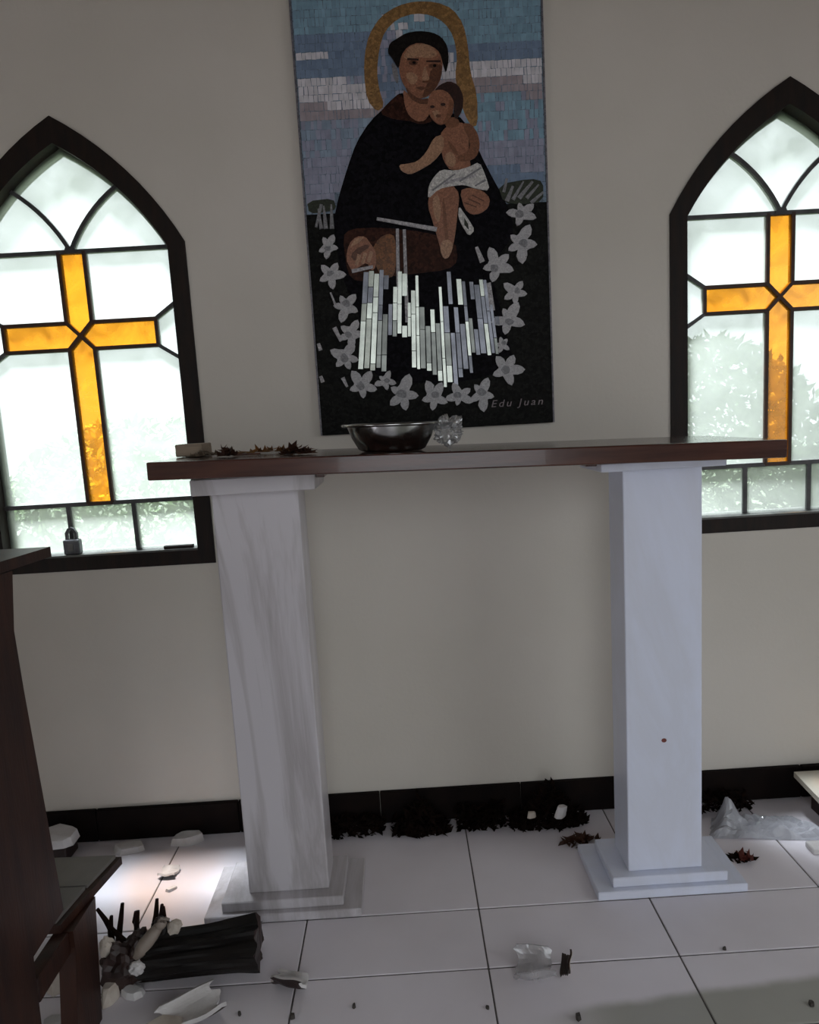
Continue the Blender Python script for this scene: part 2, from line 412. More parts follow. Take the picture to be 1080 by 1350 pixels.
# black skirting, in lengths
sk = root('baseboard_front', (0, W, 0), kind='structure')
xs = [XL, -1.28, -0.89, -0.50, -0.11, 0.28, 0.67, 1.06, 1.45, XR]
for a, b in zip(xs, xs[1:]):
    O('skirting_tile', bx(a + 0.001, b - 0.001, W - 0.014, W, 0.001, 0.092, 0.002, 1), M['skirt'], sk)

# ------------------------------------------------------------------ stained glass windows
ARM_T, ARM_B, ARM_C, CA, AL = 1.394, 1.328, 1.361, 0.032, 0.194
BAR, LOW, SILL, MUL = 1.567, 0.931, 0.803, 0.0857
def window(idx, cx):
    w = root('window_%d' % idx, (cx, W, 0.76), kind='structure')
    o = gothic(cx, **OUT); i = gothic(cx, **INN)
    y0, y1 = W - 0.005, W + 0.055
    O('sill_rail', strip_xz([o[0], o[1]], [i[0], i[1]], y0, y1), M['frame'], w)
    O('jamb', strip_xz([o[1], o[2]], [i[1], i[2]], y0, y1), M['frame'], w)
    O('arch_rail', strip_xz(o[2:13], i[2:13], y0, y1), M['frame'], w)
    O('arch_rail', strip_xz(o[12:23], i[12:23], y0, y1), M['frame'], w)
    O('jamb', strip_xz([o[22], o[0]], [i[22], i[0]], y0, y1), M['frame'], w)
    # grey inner bead that holds the glass
    q = dict(INN); q['hw'] -= 0.010; q['z0'] += 0.010; q['za'] -= 0.012; k = gothic(cx, **q)
    bead = strip_xz(i + [i[0]], k + [k[0]], G + 0.004, G + 0.018)
    O('glazing_bead', bead, M['steelframe'], w)
    ledge = bx(cx - 0.25, cx + 0.25, W - 0.004, G, SILL - 0.006, SILL - 0.001)
    O('sill_ledge', ledge, M['steelframe'], w)
    hw = INN['hw']
    def P(*pts): return [(cx + x, z) for x, z in pts]
    # arch of the glass, right half from spring to apex and the place where the curved bar meets it
    ar = bow((hw, INN['zs']), (0, INN['za']), -INN['sag'], 20)
    kj = min(range(21), key=lambda t: abs(ar[t][0] - 0.126)); J = ar[kj]
    cb = bow((0, BAR), J, 0.013, 8)
    mir = lambda L: [(-x, z) for x, z in L]
    panes = [
        ('pane', 'c', P(*(cb + ar[kj + 1:] + mir(ar[kj:-1])[::-1] + mir(cb[1:-1])[::-1]))),
        ('pane', 'c', P(*([(0, BAR), (hw, BAR)] + ar[1:kj + 1] + cb[1:-1][::-1]))),
        ('pane', 'c', P(*mir([(0, BAR), (hw, BAR)] + ar[1:kj + 1] + cb[1:-1][::-1]))),
        ('pane', 'c', P((-MUL, SILL), (MUL, SILL), (MUL, LOW), (-MUL, LOW))),
        ('amber_pane', 'a', P((-CA, BAR), (CA, BAR), (CA, ARM_T), (0, ARM_C), (-CA, ARM_T))),
        ('amber_pane', 'a', P((-CA, ARM_B), (0, ARM_C), (CA, ARM_B), (CA, LOW), (-CA, LOW))),
    ]
    for s in (1, -1):
        def S(*pts): return P(*[(s * x, z) for x, z in pts])
        panes += [
            ('amber_pane', 'a', S((CA, ARM_T), (AL, ARM_T), (AL, ARM_B), (CA, ARM_B), (0, ARM_C))),
            ('pane', 'c', S((AL, ARM_T), (hw, 1.434), (hw, 1.290), (AL, ARM_B))),
            ('pane', 'c', S((CA, BAR), (hw, BAR), (hw, 1.434), (AL, ARM_T), (CA, ARM_T))),
            ('pane', 'c', S((CA, ARM_B), (AL, ARM_B), (hw, 1.290), (hw, LOW), (CA, LOW))),
            ('pane', 'c', S((MUL, SILL), (hw, SILL), (hw, LOW), (MUL, LOW))),
        ]
    for nm, kind, pts in panes:
        b = prism_xz(pts, G - 0.002, G + 0.002)
        b.faces.ensure_lookup_table()
        for f in b.faces:
            f.material_index = 0 if f.normal.y < -0.9 else 1
        O(nm, b, [M['glass_amber'] if kind == 'a' else M['glass_clear'], M['glass_edge']], w)
    ya, yb = G - 0.008, G + 0.006
    def came(pts, wd=0.009, mat='came', d=0.0):
        O('came_bar', bar_xz(P(*pts), wd, ya - d, yb), M[mat], w)
    came([(-hw, BAR), (hw, BAR)], 0.010)
    came([(-hw, LOW), (hw, LOW)], 0.011)
    came(cb, 0.010, d=0.0006); came(mir(cb), 0.010, d=0.0009)
    for s in (1, -1):
        came([(s * MUL, SILL), (s * MUL, LOW)], 0.011, d=0.0005)
        came([(s * CA, BAR), (s * CA, ARM_T)], 0.009, 'camebrown', d=0.0010)
        came([(s * CA, ARM_B), (s * CA, LOW)], 0.009, 'camebrown', d=0.0010)
        came([(s * CA, ARM_T), (s * AL, ARM_T)], 0.009, 'camebrown', d=0.0013)
        came([(s * CA, ARM_B), (s * AL, ARM_B)], 0.009, 'camebrown', d=0.0013)
        came([(s * AL, ARM_B), (s * AL, ARM_T)], 0.008, 'camebrown', d=0.0016)
        came([(s * AL, ARM_T), (s * hw, 1.434)], 0.009, d=0.0004)
        came([(s * AL, ARM_B), (s * hw, 1.290)], 0.009, d=0.0004)
        came([(-s * CA, ARM_B), (s * CA, ARM_T)], 0.009, 'camebrown', d=0.0020 + 0.0003 * s)
    came([(-CA, LOW), (CA, LOW)], 0.008, 'camebrown', d=0.0018)
    O('solder_joint', prism_xz(P((-0.017, BAR - 0.004), (0.017, BAR - 0.004), (0.010, BAR + 0.012), (-0.010, BAR + 0.012)), ya - 0.003, ya), M['came'], w)
    return w
window(1, WIN_X[0]); window(2, WIN_X[1])

# ------------------------------------------------------------------ outside: ground and shrubs beyond the glass
tag(O('ground', bx(-14, 14, W + 0.9, 20, -0.35, -0.12), M['grass']), kind='structure')
tag(O('yard_ground', bx(-14, 14, -12, W + 0.9, -0.35, -0.12), M['earth']), kind='structure')
def shrub(name, label, loc, rad, n, mats, leaf=0.09, seed=1, group=None, lift=0.0, lean=(0, 0)):
    r = random.Random(seed)
    t = root(name, loc, label, 'shrub', group)
    bm = bmesh.new()
    for k in range(n):
        while True:
            p = Vector((r.uniform(-1, 1), r.uniform(-1, 1), r.uniform(-1, 1)))
            if 0.15 < p.length < 1: break
        p = p.normalized() * (p.length ** 0.45)
        c = Vector((lean[0] + p.x * rad[0], lean[1] + p.y * rad[1], lift + rad[2] + p.z * rad[2]))
        ax = Vector((r.uniform(-1, 1), r.uniform(-1, 1), r.uniform(-0.2, 1))).normalized()
        sd_ = ax.cross(Vector((r.uniform(-1, 1), r.uniform(-1, 1), r.uniform(-1, 1)))).normalized()
        s = leaf * r.uniform(0.6, 1.3)
        v = [bm.verts.new(loc_ + Vector(loc)) for loc_ in (c - ax * s, c + sd_ * s * 0.35, c + ax * s, c - sd_ * s * 0.35)]
        bm.faces.new(v)
    O('foliage', bm, mats, t)
    b = bmesh.new()
    for k in range(3):
        a = r.uniform(0, 6.28); q = Vector((lean[0] + math.cos(a) * rad[0] * 0.4, lean[1] + math.sin(a) * rad[1] * 0.4, lift + rad[2] * 0.8))
        bb = bmesh.ops.create_cone(b, segments=7, radius1=0.03, radius2=0.012, depth=q.length, cap_ends=True)
        rot = q.to_track_quat('Z', 'Y').to_matrix().to_4x4()
        bmesh.ops.transform(b, matrix=Matrix.Translation(Vector(loc) + q / 2) @ rot, verts=bb['verts'])
    O('stems', b, M['stem'], t)
    return t
shrub('garden_shrub', 'round green shrub behind the lower panes of the left window', (-1.35, 3.6, -0.12), (0.85, 0.5, 0.66), 8000, M['leaf'], leaf=0.038, seed=3)
shrub('garden_shrub', 'broad dark shrub behind the left side of the right window', (1.55, 3.5, -0.12), (0.72, 0.45, 0.78), 10000, M['leaf_dark'], leaf=0.038, seed=5)
shrub('garden_shrub', 'tall green shrub behind the right edge of the right window', (3.05, 3.5, -0.12), (0.66, 0.45, 0.95), 9000, M['leaf'], leaf=0.038, seed=8)
shrub('added_shade_crown', 'added leafy tree crown out of view that keeps sun off the right window', (0.6, 4.6, -0.12), (1.0, 0.9, 0.6), 3800, M['leaf'], leaf=0.14, seed=11, lift=3.1, lean=(0.55, -1.45))['category'] = 'tree'  # unseen crown, added outside to block the sun at the right window

# ------------------------------------------------------------------ altar: two marble pillars and the board
def pillar(name, label, x0, x1, yf, px0, px1, mat, ztop, capx):
    p = root(name, ((x0 + x1) / 2, yf + 0.05, 0), label, 'pillar')
    O('lower_plinth', bx(px0, px1, 1.392, 1.572, 0.0005, 0.021, 0.002, 1), M['marble_white'] if 'white' in label else M['marble_grey'], p)
    O('upper_plinth', bx(px0 + 0.038, px1 - 0.040, 1.405, 1.552, 0.0215, 0.045, 0.002, 1), M[mat], p)
    O('shaft', bx(x0, x1, yf, yf + 0.100, 0.0455, 0.970, 0.003, 2), M[mat], p)
    O('capital', bx(capx[0], capx[1], 1.392, 1.560, 0.9705, ztop, 0.002, 1), M['marble_white'] if 'white' in label else M['marble_grey'], p)
    return p
pl = pillar('marble_pillar', 'grey veined marble pillar under the left end of the altar board', -0.404, -0.220, 1.432, -0.500, -0.146, 'marble_grey', 1.004, (-0.434, -0.178))
pr = pillar('marble_pillar', 'plain bluish white marble pillar under the right end of the altar board', 0.469, 0.639, 1.424, 0.389, 0.730, 'marble_white', 0.988, (0.414, 0.676))
O('chipped_spot', prism_xz([(0.553 + 0.006 * math.cos(a), at_y(876, 976, 1.424).z + 0.005 * math.sin(a)) for a in [k * 0.785 for k in range(8)]], 1.4234, 1.4245), M['redpetal'], pr)

TB = root('altar_board', (0.13, 1.48, 1.0), 'dark red brown wooden altar board lying across the two marble pillars', 'table')
TILT = math.radians(1.26)
def tilt(bm, cx=0.13, cz=1.0):
    bmesh.ops.rotate(bm, cent=(cx, 1.48, cz), matrix=Matrix.Rotation(TILT, 3, 'Y'), verts=bm.verts)
    return bm
def board_z(x): return 1.0 + 0.036 - (x - 0.13) * math.tan(TILT)
O('board_top', tilt(bx(-0.487, 0.752, 1.305, 1.655, 1.0005, 1.036, 0.003, 2)), M['board'], TB)
O('cleat', tilt(bx(-0.176, -0.158, 1.40, 1.54, 0.988, 1.0, 0.001, 1)), M['board'], TB)
O('cleat', tilt(bx(0.385, 0.408, 1.40, 1.54, 0.990, 1.0, 0.001, 1)), M['board'], TB)

# ------------------------------------------------------------------ mosaic picture on the wall
MY = 1.742
mp_ = root('mosaic_picture', (0.10, W, 1.075), 'tall mosaic picture of a dark robed monk carrying a child above white lilies', 'mosaic')
def mxz(px, py):
    v = at_y(px, py, MY); return (v.x, v.z)
ML, MR, MB, MT = -0.194, 0.397, 1.0745, 2.20
O('backing', bx(ML, MR, MY, W - 0.0005, MB, MT, 0.001, 1), mosaic('black ground tesserae', (0.009, 0.009, 0.008), 0.5, 150, rough=0.6, spec=0.08), mp_)
MM_EDGE = mosaic('grey violet edge tesserae', (0.16, 0.15, 0.17), 0.3, 120)
O('edge_strip', bx(ML - 0.004, ML, MY - 0.001, W - 0.0005, MB, MT), MM_EDGE, mp_)
O('edge_strip', bx(MR, MR + 0.004, MY - 0.001, W - 0.0005, MB, MT), MM_EDGE, mp_)
O('sky_bed', bx(ML + 0.001, MR - 0.001, MY - 0.0005, MY, 1.612, MT - 0.001), mosaic('slate bed mortar', (0.16, 0.21, 0.27), 0.25, 60), mp_)
# sky: small rectangular tesserae with their own shades
TEAL, SLATE, CLOUD, MAUVE, LAV = (0.205, 0.335, 0.425), (0.165, 0.225, 0.325), (0.60, 0.575, 0.61), (0.33, 0.28, 0.30), (0.28, 0.285, 0.37)
def sky_col(x, y, r):
    if x < 560:
        if y < 46: c = TEAL
        elif y < 67: c = SLATE
        elif y < 83 and x < 436 - abs(y - 75): c = CLOUD
        elif y < 104: c = SLATE
        elif y < 140 and y > 104 + max(0, x - 450) * 0.25 + max(0, 400 - x) * 0.1: c = CLOUD if x < 500 else SLATE
        elif y < 160 and y > 126: c = MAUVE
        elif y < 205: c = tuple(0.5 * a + 0.5 * b for a, b in zip(TEAL, LAV)) if r.random() < 0.55 else LAV
        else: c = LAV
        if 496 < x and y > 46 and y < 140: c = SLATE if r.random() < 0.6 else LAV
        if 496 < x and 18 < y < 46: c = CLOUD if r.random() < 0.25 else TEAL
    else:
        if y < 55: c = TEAL
        elif y < 76: c = SLATE
        elif y < 105: c = CLOUD
        elif y < 126: c = MAUVE
        elif y < 184: c = TEAL if r.random() < 0.75 else LAV
        elif y < 222: c = LAV
        else: c = SLATE
    k = r.uniform(0.87, 1.12)
    return tuple(min(1, a * k) for a in c)
def px_of(x, z, Y):
    d = Vector((x, Y, z - CAM_H)); a, b, c = d.dot(CR), d.dot(CU), d.dot(CF)
    return 540 + FOC * a / c, 675 - FOC * b / c
rs = random.Random(12)
verts, faces, cols = [], [], []
cloud_tiles = []
z = MT - 0.004
while z > 1.605:
    hrow = rs.uniform(0.015, 0.024); x = ML + 0.003
    while x < MR - 0.004:
        wc = rs.uniform(0.007, 0.014); xe = min(x + wc, MR - 0.003)
        cx_, cz_ = (x + xe) / 2, z - hrow / 2
        qx, qy = px_of(cx_, cz_, MY)
        lim = 262 + 6 * math.sin(qx * 0.05)
        if qy < lim:
            col = sky_col(qx, max(qy, 0), rs); j = lambda: rs.uniform(-0.0009, 0.0009)
            g = 0.0005
            quad = [(x + g + j(), z - hrow + g + j()), (xe - g + j(), z - hrow + g + j()), (xe - g + j(), z - g + j()), (x + g + j(), z - g + j())]
            ya = MY - rs.uniform(0.0006, 0.0014)
            n0 = len(verts)
            verts += [(p[0], ya, p[1]) for p in quad] + [(p[0], MY - 0.0004, p[1]) for p in quad]
            faces += [(n0, n0 + 1, n0 + 2, n0 + 3)] + [(n0 + a, n0 + 4 + a, n0 + 4 + (a + 1) % 4, n0 + (a + 1) % 4) for a in range(4)]
            cols += [col] * 5
        x = xe
    z -= hrow
me = bpy.data.meshes.new('sky_tesserae'); base = world_loc(mp_)
me.from_pydata([(v[0] - base.x, v[1] - base.y, v[2] - base.z) for v in verts], [], faces)
ca = me.color_attributes.new('tint', 'FLOAT_COLOR', 'CORNER')
li = 0
for f, c in zip(faces, cols):
    for _ in f:
        ca.data[li].color = (c[0], c[1], c[2], 1); li += 1
tag(link('sky_tesserae', me, attr_mat('sky tesserae glass'), mp_), kind='stuff')

SKIN, SKIN_D, SKIN_L = (0.27, 0.115, 0.065), (0.11, 0.042, 0.022), (0.36, 0.20, 0.12)
MM = {
    'gold': mosaic('ochre halo tesserae', (0.25, 0.135, 0.048), 0.3, 170),
    'robe': mosaic('black robe tesserae', (0.005, 0.0045, 0.006), 0.6, 150, rough=0.6, spec=0.05),
    'brown': mosaic('brown habit tesserae', (0.034, 0.011, 0.006), 0.5, 150, rough=0.5, spec=0.12),
    'fold': mosaic('orange brown fold tesserae', (0.15, 0.055, 0.014), 0.4, 170),
    'skin': mosaic('skin tesserae', SKIN, 0.22, 260), 'skin_d': mosaic('shaded skin tesserae', SKIN_D, 0.25, 260),
    'skin_l': mosaic('light skin tesserae', SKIN_L, 0.2, 260),
    'hair': mosaic('dark hair tesserae', (0.010, 0.008, 0.007), 0.4, 220, spec=0.1), 'hair2': mosaic('brown hair tesserae', (0.028, 0.010, 0.008), 0.4, 220),
    'skin_m': mosaic('tan skin tesserae', (0.185, 0.075, 0.038), 0.22, 260),
    'white': mosaic('white tesserae', (0.50, 0.48, 0.46), 0.25, 200), 'grey': mosaic('pale grey tesserae', (0.36, 0.34, 0.35), 0.3, 200),
    'lily': mosaic('white lily tesserae', (0.40, 0.385, 0.395), 0.16, 300), 'lilyc': mosaic('grey lily heart tesserae', (0.20, 0.195, 0.205), 0.25, 260),
    'green': mosaic('dark green tesserae', (0.02, 0.025, 0.012), 0.4, 200),
}
PLATE_N = [0]
def plate(name, pts, mat, layer, smooth=True):
    """a flat piece of the picture, cemented on the panel; layer sets how proud it lies"""
    if smooth and len(pts) > 4:                    # round the outline with Chaikin's corner cutting
        q = []
        for a, b in zip(pts, pts[1:] + pts[:1]):
            q += [(0.78 * a[0] + 0.22 * b[0], 0.78 * a[1] + 0.22 * b[1]), (0.22 * a[0] + 0.78 * b[0], 0.22 * a[1] + 0.78 * b[1])]
        pts = q
    PLATE_N[0] += 1
    return O(name, prism_xz([mxz(*p) for p in pts], MY - 0.0016 - 0.0005 * layer - 0.000006 * PLATE_N[0], MY - 0.0003), MM[mat], mp_)
def disc(cx, cy, rx, ry=None, n=12, rot=0):
    ry = ry or rx
    return [(cx + rx * math.cos(a) * math.cos(rot) - ry * math.sin(a) * math.sin(rot), cy + rx * math.cos(a) * math.sin(rot) + ry * math.sin(a) * math.cos(rot)) for a in [k * 2 * math.pi / n for k in range(n)]]
def stroke(p, q, w0, w1=None):
    w1 = w0 if w1 is None else w1
    d = Vector((q[0] - p[0], q[1] - p[1])).normalized(); n = Vector((-d.y, d.x))
    return [(p[0] + n.x * w0 / 2, p[1] + n.y * w0 / 2), (q[0] + n.x * w1 / 2, q[1] + n.y * w1 / 2), (q[0] - n.x * w1 / 2, q[1] - n.y * w1 / 2), (p[0] - n.x * w0 / 2, p[1] - n.y * w0 / 2)]
plate('halo', [(497, 148), (484, 132), (480, 100), (481, 70), (487, 45), (502, 22), (524, 8), (548, 2), (575, 3), (597, 12), (611, 32), (617, 60), (620, 95), (629, 125), (630, 165), (622, 168),
               (612, 150), (604, 122), (600, 100), (603, 75), (598, 48), (586, 30), (568, 20), (546, 18), (524, 25), (507, 42), (500, 65), (497, 95), (500, 118), (507, 140)], 'gold', 0)
plate('robe', [(530, 120), (512, 138), (488, 160), (470, 188), (458, 222), (446, 262), (440, 292), (444, 330), (455, 378), (470, 405), (482, 450), (492, 500), (560, 506), (620, 502), (656, 492),
               (668, 462), (650, 400), (640, 352), (668, 326), (678, 300), (668, 268), (650, 236), (634, 205), (615, 160), (580, 140), (560, 150), (545, 148), (536, 135)], 'robe', 1)
plate('hood_collar', [(528, 122), (512, 136), (500, 150), (520, 158), (540, 160), (556, 165), (572, 160), (560, 150), (545, 156), (536, 140)], 'brown', 2)
plate('habit_skirt', [(452, 312), (462, 302), (500, 300), (560, 306), (600, 318), (604, 345), (590, 356), (540, 362), (500, 366), (470, 372), (458, 360)], 'brown', 2)
plate('habit_fold', [(490, 330), (500, 314), (512, 308), (521, 312), (523, 340), (520, 364), (508, 368), (498, 358)], 'fold', 3)
plate('right_hand', [(456, 342), (460, 322), (470, 312), (482, 312), (489, 322), (496, 332), (496, 352), (490, 358), (484, 346), (474, 352), (464, 358)], 'skin', 3)
plate('finger_shadow', [(462, 338), (470, 328), (484, 322), (488, 326), (476, 334), (468, 346)], 'skin_d', 4)
for k in range(3):
    plate('finger', stroke((470 + 8 * k, 350 - 2 * k), (474 + 8 * k, 336 - 2 * k), 4, 5), 'skin_l', 5, False)
plate('cuff_light', [(462, 326), (468, 315), (480, 313), (474, 320)], 'skin_l', 5)
plate('book_edge', stroke((464, 358), (492, 352), 5, 4), 'grey', 4, False)
plate('neck', [(531, 118), (540, 126), (556, 132), (566, 132), (567, 150), (560, 160), (550, 161), (540, 154), (534, 142)], 'skin', 3)
plate('face', [(526, 84), (531, 66), (544, 56), (562, 56), (577, 64), (584, 82), (582, 102), (575, 117), (564, 128), (554, 131), (543, 126), (533, 114), (527, 100)], 'skin', 4)
plate('forehead', [(531, 76), (540, 62), (556, 58), (570, 62), (578, 74), (566, 78), (550, 76), (538, 80)], 'skin_l', 5)
plate('face_shade', [(568, 92), (583, 84), (582, 103), (575, 117), (563, 128), (556, 130), (560, 118), (565, 108)], 'skin_d', 5)
plate('brow', stroke((537, 79), (552, 80), 3, 2), 'hair2', 6, False)
plate('brow', stroke((562, 82), (581, 82), 2, 3), 'hair2', 6, False)
plate('eye', disc(545, 84, 6, 3.4), 'skin_d', 6); plate('eye', disc(572, 88, 7, 3.2), 'skin_d', 6)
plate('pupil', disc(546, 84, 2.4, 2), 'hair', 7); plate('pupil', disc(573, 88, 2.4, 2), 'hair', 7)
plate('nose', [(560, 86), (564, 100), (567, 106), (558, 108), (556, 104)], 'skin_l', 6)
plate('nose_shade', stroke((557, 109), (566, 109), 2.4), 'skin_d', 7, False)
plate('mouth', [(548, 117), (555, 115), (564, 117), (556, 120)], 'skin_d', 6)
plate('hair', [(511, 70), (514, 58), (524, 52), (535, 45), (552, 42), (570, 44), (582, 50), (590, 62), (592, 80), (588, 98), (584, 86), (580, 70), (570, 62), (552, 57), (538, 62), (529, 74), (526, 92), (521, 84), (516, 76)], 'hair', 6)
plate('child_body', [(580, 178), (588, 168), (600, 162), (612, 163), (618, 176), (618, 200), (621, 224), (594, 226), (585, 213), (581, 196)], 'skin', 4)
plate('child_upper_arm', [(610, 163), (621, 164), (630, 177), (633, 194), (628, 208), (616, 214), (604, 213), (602, 207), (613, 203), (620, 195), (618, 182), (612, 172)], 'skin_m', 5)
plate('child_neck', [(584, 160), (598, 154), (606, 160), (604, 168), (590, 170)], 'skin_m', 4)
plate('child_chest_line', [(590, 186), (598, 192), (606, 206), (600, 204), (592, 194)], 'skin_m', 5)
plate('child_belly', [(586, 204), (596, 200), (602, 212), (598, 222), (588, 218)], 'skin_l', 5)
plate('side_hair', [(516, 82), (523, 88), (526, 104), (524, 112), (518, 100)], 'lilyc', 3)
plate('cheek', [(534, 98), (544, 96), (552, 102), (548, 112), (540, 112)], 'skin_l', 5)
plate('jaw_shade', [(534, 114), (544, 126), (555, 132), (566, 130), (566, 138), (552, 138), (540, 130)], 'skin_d', 4)
plate('child_cheek', [(570, 148), (576, 146), (580, 150), (574, 158)], 'skin_l', 7)
plate('child_face_shade', [(592, 130), (599, 138), (596, 153), (588, 164), (582, 165), (590, 152)], 'skin_m', 7)
plate('leg_line', [(583, 262), (586, 262), (590, 300), (592, 326), (588, 326), (585, 300)], 'skin_m', 5)
plate('foot', [(582, 318), (592, 316), (598, 324), (592, 340), (585, 342), (580, 330)], 'skin_l', 5)
plate('thigh_light', [(570, 262), (578, 256), (582, 280), (578, 296), (572, 284)], 'skin_l', 5)
plate('child_arm', [(572, 182), (584, 178), (586, 196), (572, 214), (552, 226), (540, 231), (529, 226), (526, 218), (536, 217), (550, 214), (562, 202)], 'skin_l', 5)
plate('child_face', [(564, 132), (570, 121), (583, 117), (595, 124), (599, 138), (596, 153), (588, 164), (579, 166), (569, 158), (564, 146)], 'skin', 6)
plate('child_hair', [(572, 121), (580, 113), (592, 108), (604, 113), (611, 128), (610, 146), (601, 160), (598, 150), (599, 136), (592, 124), (582, 119)], 'hair2', 7)
plate('child_eye', disc(570, 142, 3, 2), 'hair2', 7); plate('child_eye', disc(584, 139, 3.4, 2.2), 'hair2', 7)
plate('child_mouth', disc(578, 154, 3.4, 2.4), 'skin_d', 7)
plate('child_legs', [(566, 256), (578, 246), (596, 244), (606, 256), (603, 284), (600, 312), (594, 338), (585, 342), (579, 322), (571, 294), (564, 272)], 'skin', 4)
plate('loin_cloth', [(582, 224), (600, 226), (618, 221), (632, 214), (640, 232), (646, 252), (628, 250), (612, 244), (596, 246), (578, 250), (564, 264), (565, 246), (572, 234)], 'white', 5)
plate('cloth_fold', stroke((585, 242), (628, 232), 5, 3), 'grey', 6, False)
plate('cloth_fold', stroke((570, 252), (600, 230), 2.5, 2), 'lilyc', 6, False)
plate('cloth_fold', stroke((606, 240), (634, 222), 2, 2.5), 'lilyc', 6, False)
plate('cloth_fold', stroke((626, 246), (640, 238), 2, 3), 'lilyc', 6, False)
plate('left_hand', [(606, 252), (618, 248), (636, 252), (646, 262), (644, 274), (634, 282), (622, 284), (612, 276)], 'skin', 6)
for k in range(3):
    plate('finger_line', stroke((612 + 5 * k, 268 - 5 * k), (628 + 5 * k, 274 - 4 * k), 1.6), 'skin_d', 7, False)
plate('cloth_end', [(605, 272), (612, 282), (619, 292), (626, 304), (618, 312), (609, 298), (604, 286)], 'white', 5)
plate('cloth_end_shade', [(612, 288), (617, 296), (618, 304), (612, 297)], 'green', 6)
plate('waist_cord', stroke((497, 289), (576, 303), 4, 6), 'grey', 5, False)
plate('hanging_cord', stroke((524, 302), (526, 425), 4, 5), 'grey', 5, False)
plate('hanging_cord', stroke((533, 303), (537, 425), 4, 5), 'grey', 5, False)
plate('staff', stroke((628, 300), (668, 470), 8, 14), 'robe', 4, False)
# lily garland
def lily(cx, cy, r, rot, seed):
    """open lily seen a little from the side: five unequal pointed petals round a grey throat"""
    q = random.Random(seed); pts = []; r *= 1.1
    ox, oy = q.uniform(-0.22, 0.22) * r, q.uniform(-0.22, 0.22) * r
    for k in range(5):
        a = rot + k * 2 * math.pi / 5 + q.uniform(-0.2, 0.2); L = r * q.uniform(0.72, 1.22); hw_ = 0
        for da, f in ((-0.63, 0.50), (-0.40, 0.72), (-0.20, 0.92), (0.0, 1.08), (0.22, 0.92), (0.42, 0.70)):
            pts.append((cx + f * L * math.cos(a + da), cy + f * L * math.sin(a + da)))
    o = plate('lily', pts, 'lily', 5, False)
    hr = plate('lily_heart', [(cx + ox + r * 0.30 * q.uniform(0.7, 1.3) * math.cos(t), cy + oy + r * 0.27 * q.uniform(0.7, 1.3) * math.sin(t)) for t in [k * 0.785 for k in range(8)]], 'lilyc', 6)
    hr.parent = o
for k, (x_, y_, r_, a_) in enumerate([(433, 326, 13, .3), (436, 363, 15, .1), (456, 404, 18, .5), (463, 440, 15, .2), (455, 472, 19, .0), (478, 509, 19, .4), (508, 502, 11, .2), (531, 520, 20, .1),
        (573, 524, 18, .3), (606, 522, 15, .6), (635, 519, 17, .2), (668, 488, 18, .1), (662, 455, 10, .5), (670, 421, 18, .35), (679, 386, 14, .1), (655, 350, 18, .45), (686, 321, 19, .1), (688, 282, 17, .5)]):
    lily(x_, y_, r_, a_, k + 40)
for p, q, a, b in [((441, 432), (450, 450), 6, 4), ((641, 374), (649, 410), 12, 7), ((628, 326), (636, 346), 4, 7), ((417, 300), (424, 270), 3, 4), ((424, 302), (420, 276), 5, 2), ((430, 302), (427, 272), 6, 2), ((438, 302), (437, 270), 6, 2),
                   ((668, 266), (676, 246), 6, 3), ((676, 264), (690, 240), 5, 2), ((684, 262), (702, 240), 6, 3), ((694, 262), (710, 244), 5, 2), ((664, 254), (668, 236), 4, 3), ((700, 268), (716, 254), 5, 3), ((420, 453), (423, 462), 4, 5), ((423, 496), (426, 504), 4, 5), ((452, 498), (458, 510), 5, 3), ((436, 386), (444, 406), 2, 3)]:
    plate('leaf', stroke(p, q, a, b), 'lilyc' if p[1] < 310 else 'grey', 5, False)
plate('leaf_bed', [(405, 266), (440, 262), (444, 276), (430, 280), (408, 282)], 'green', 3); plate('leaf_bed', [(656, 244), (700, 236), (716, 240), (716, 266), (690, 270), (664, 268)], 'green', 3)
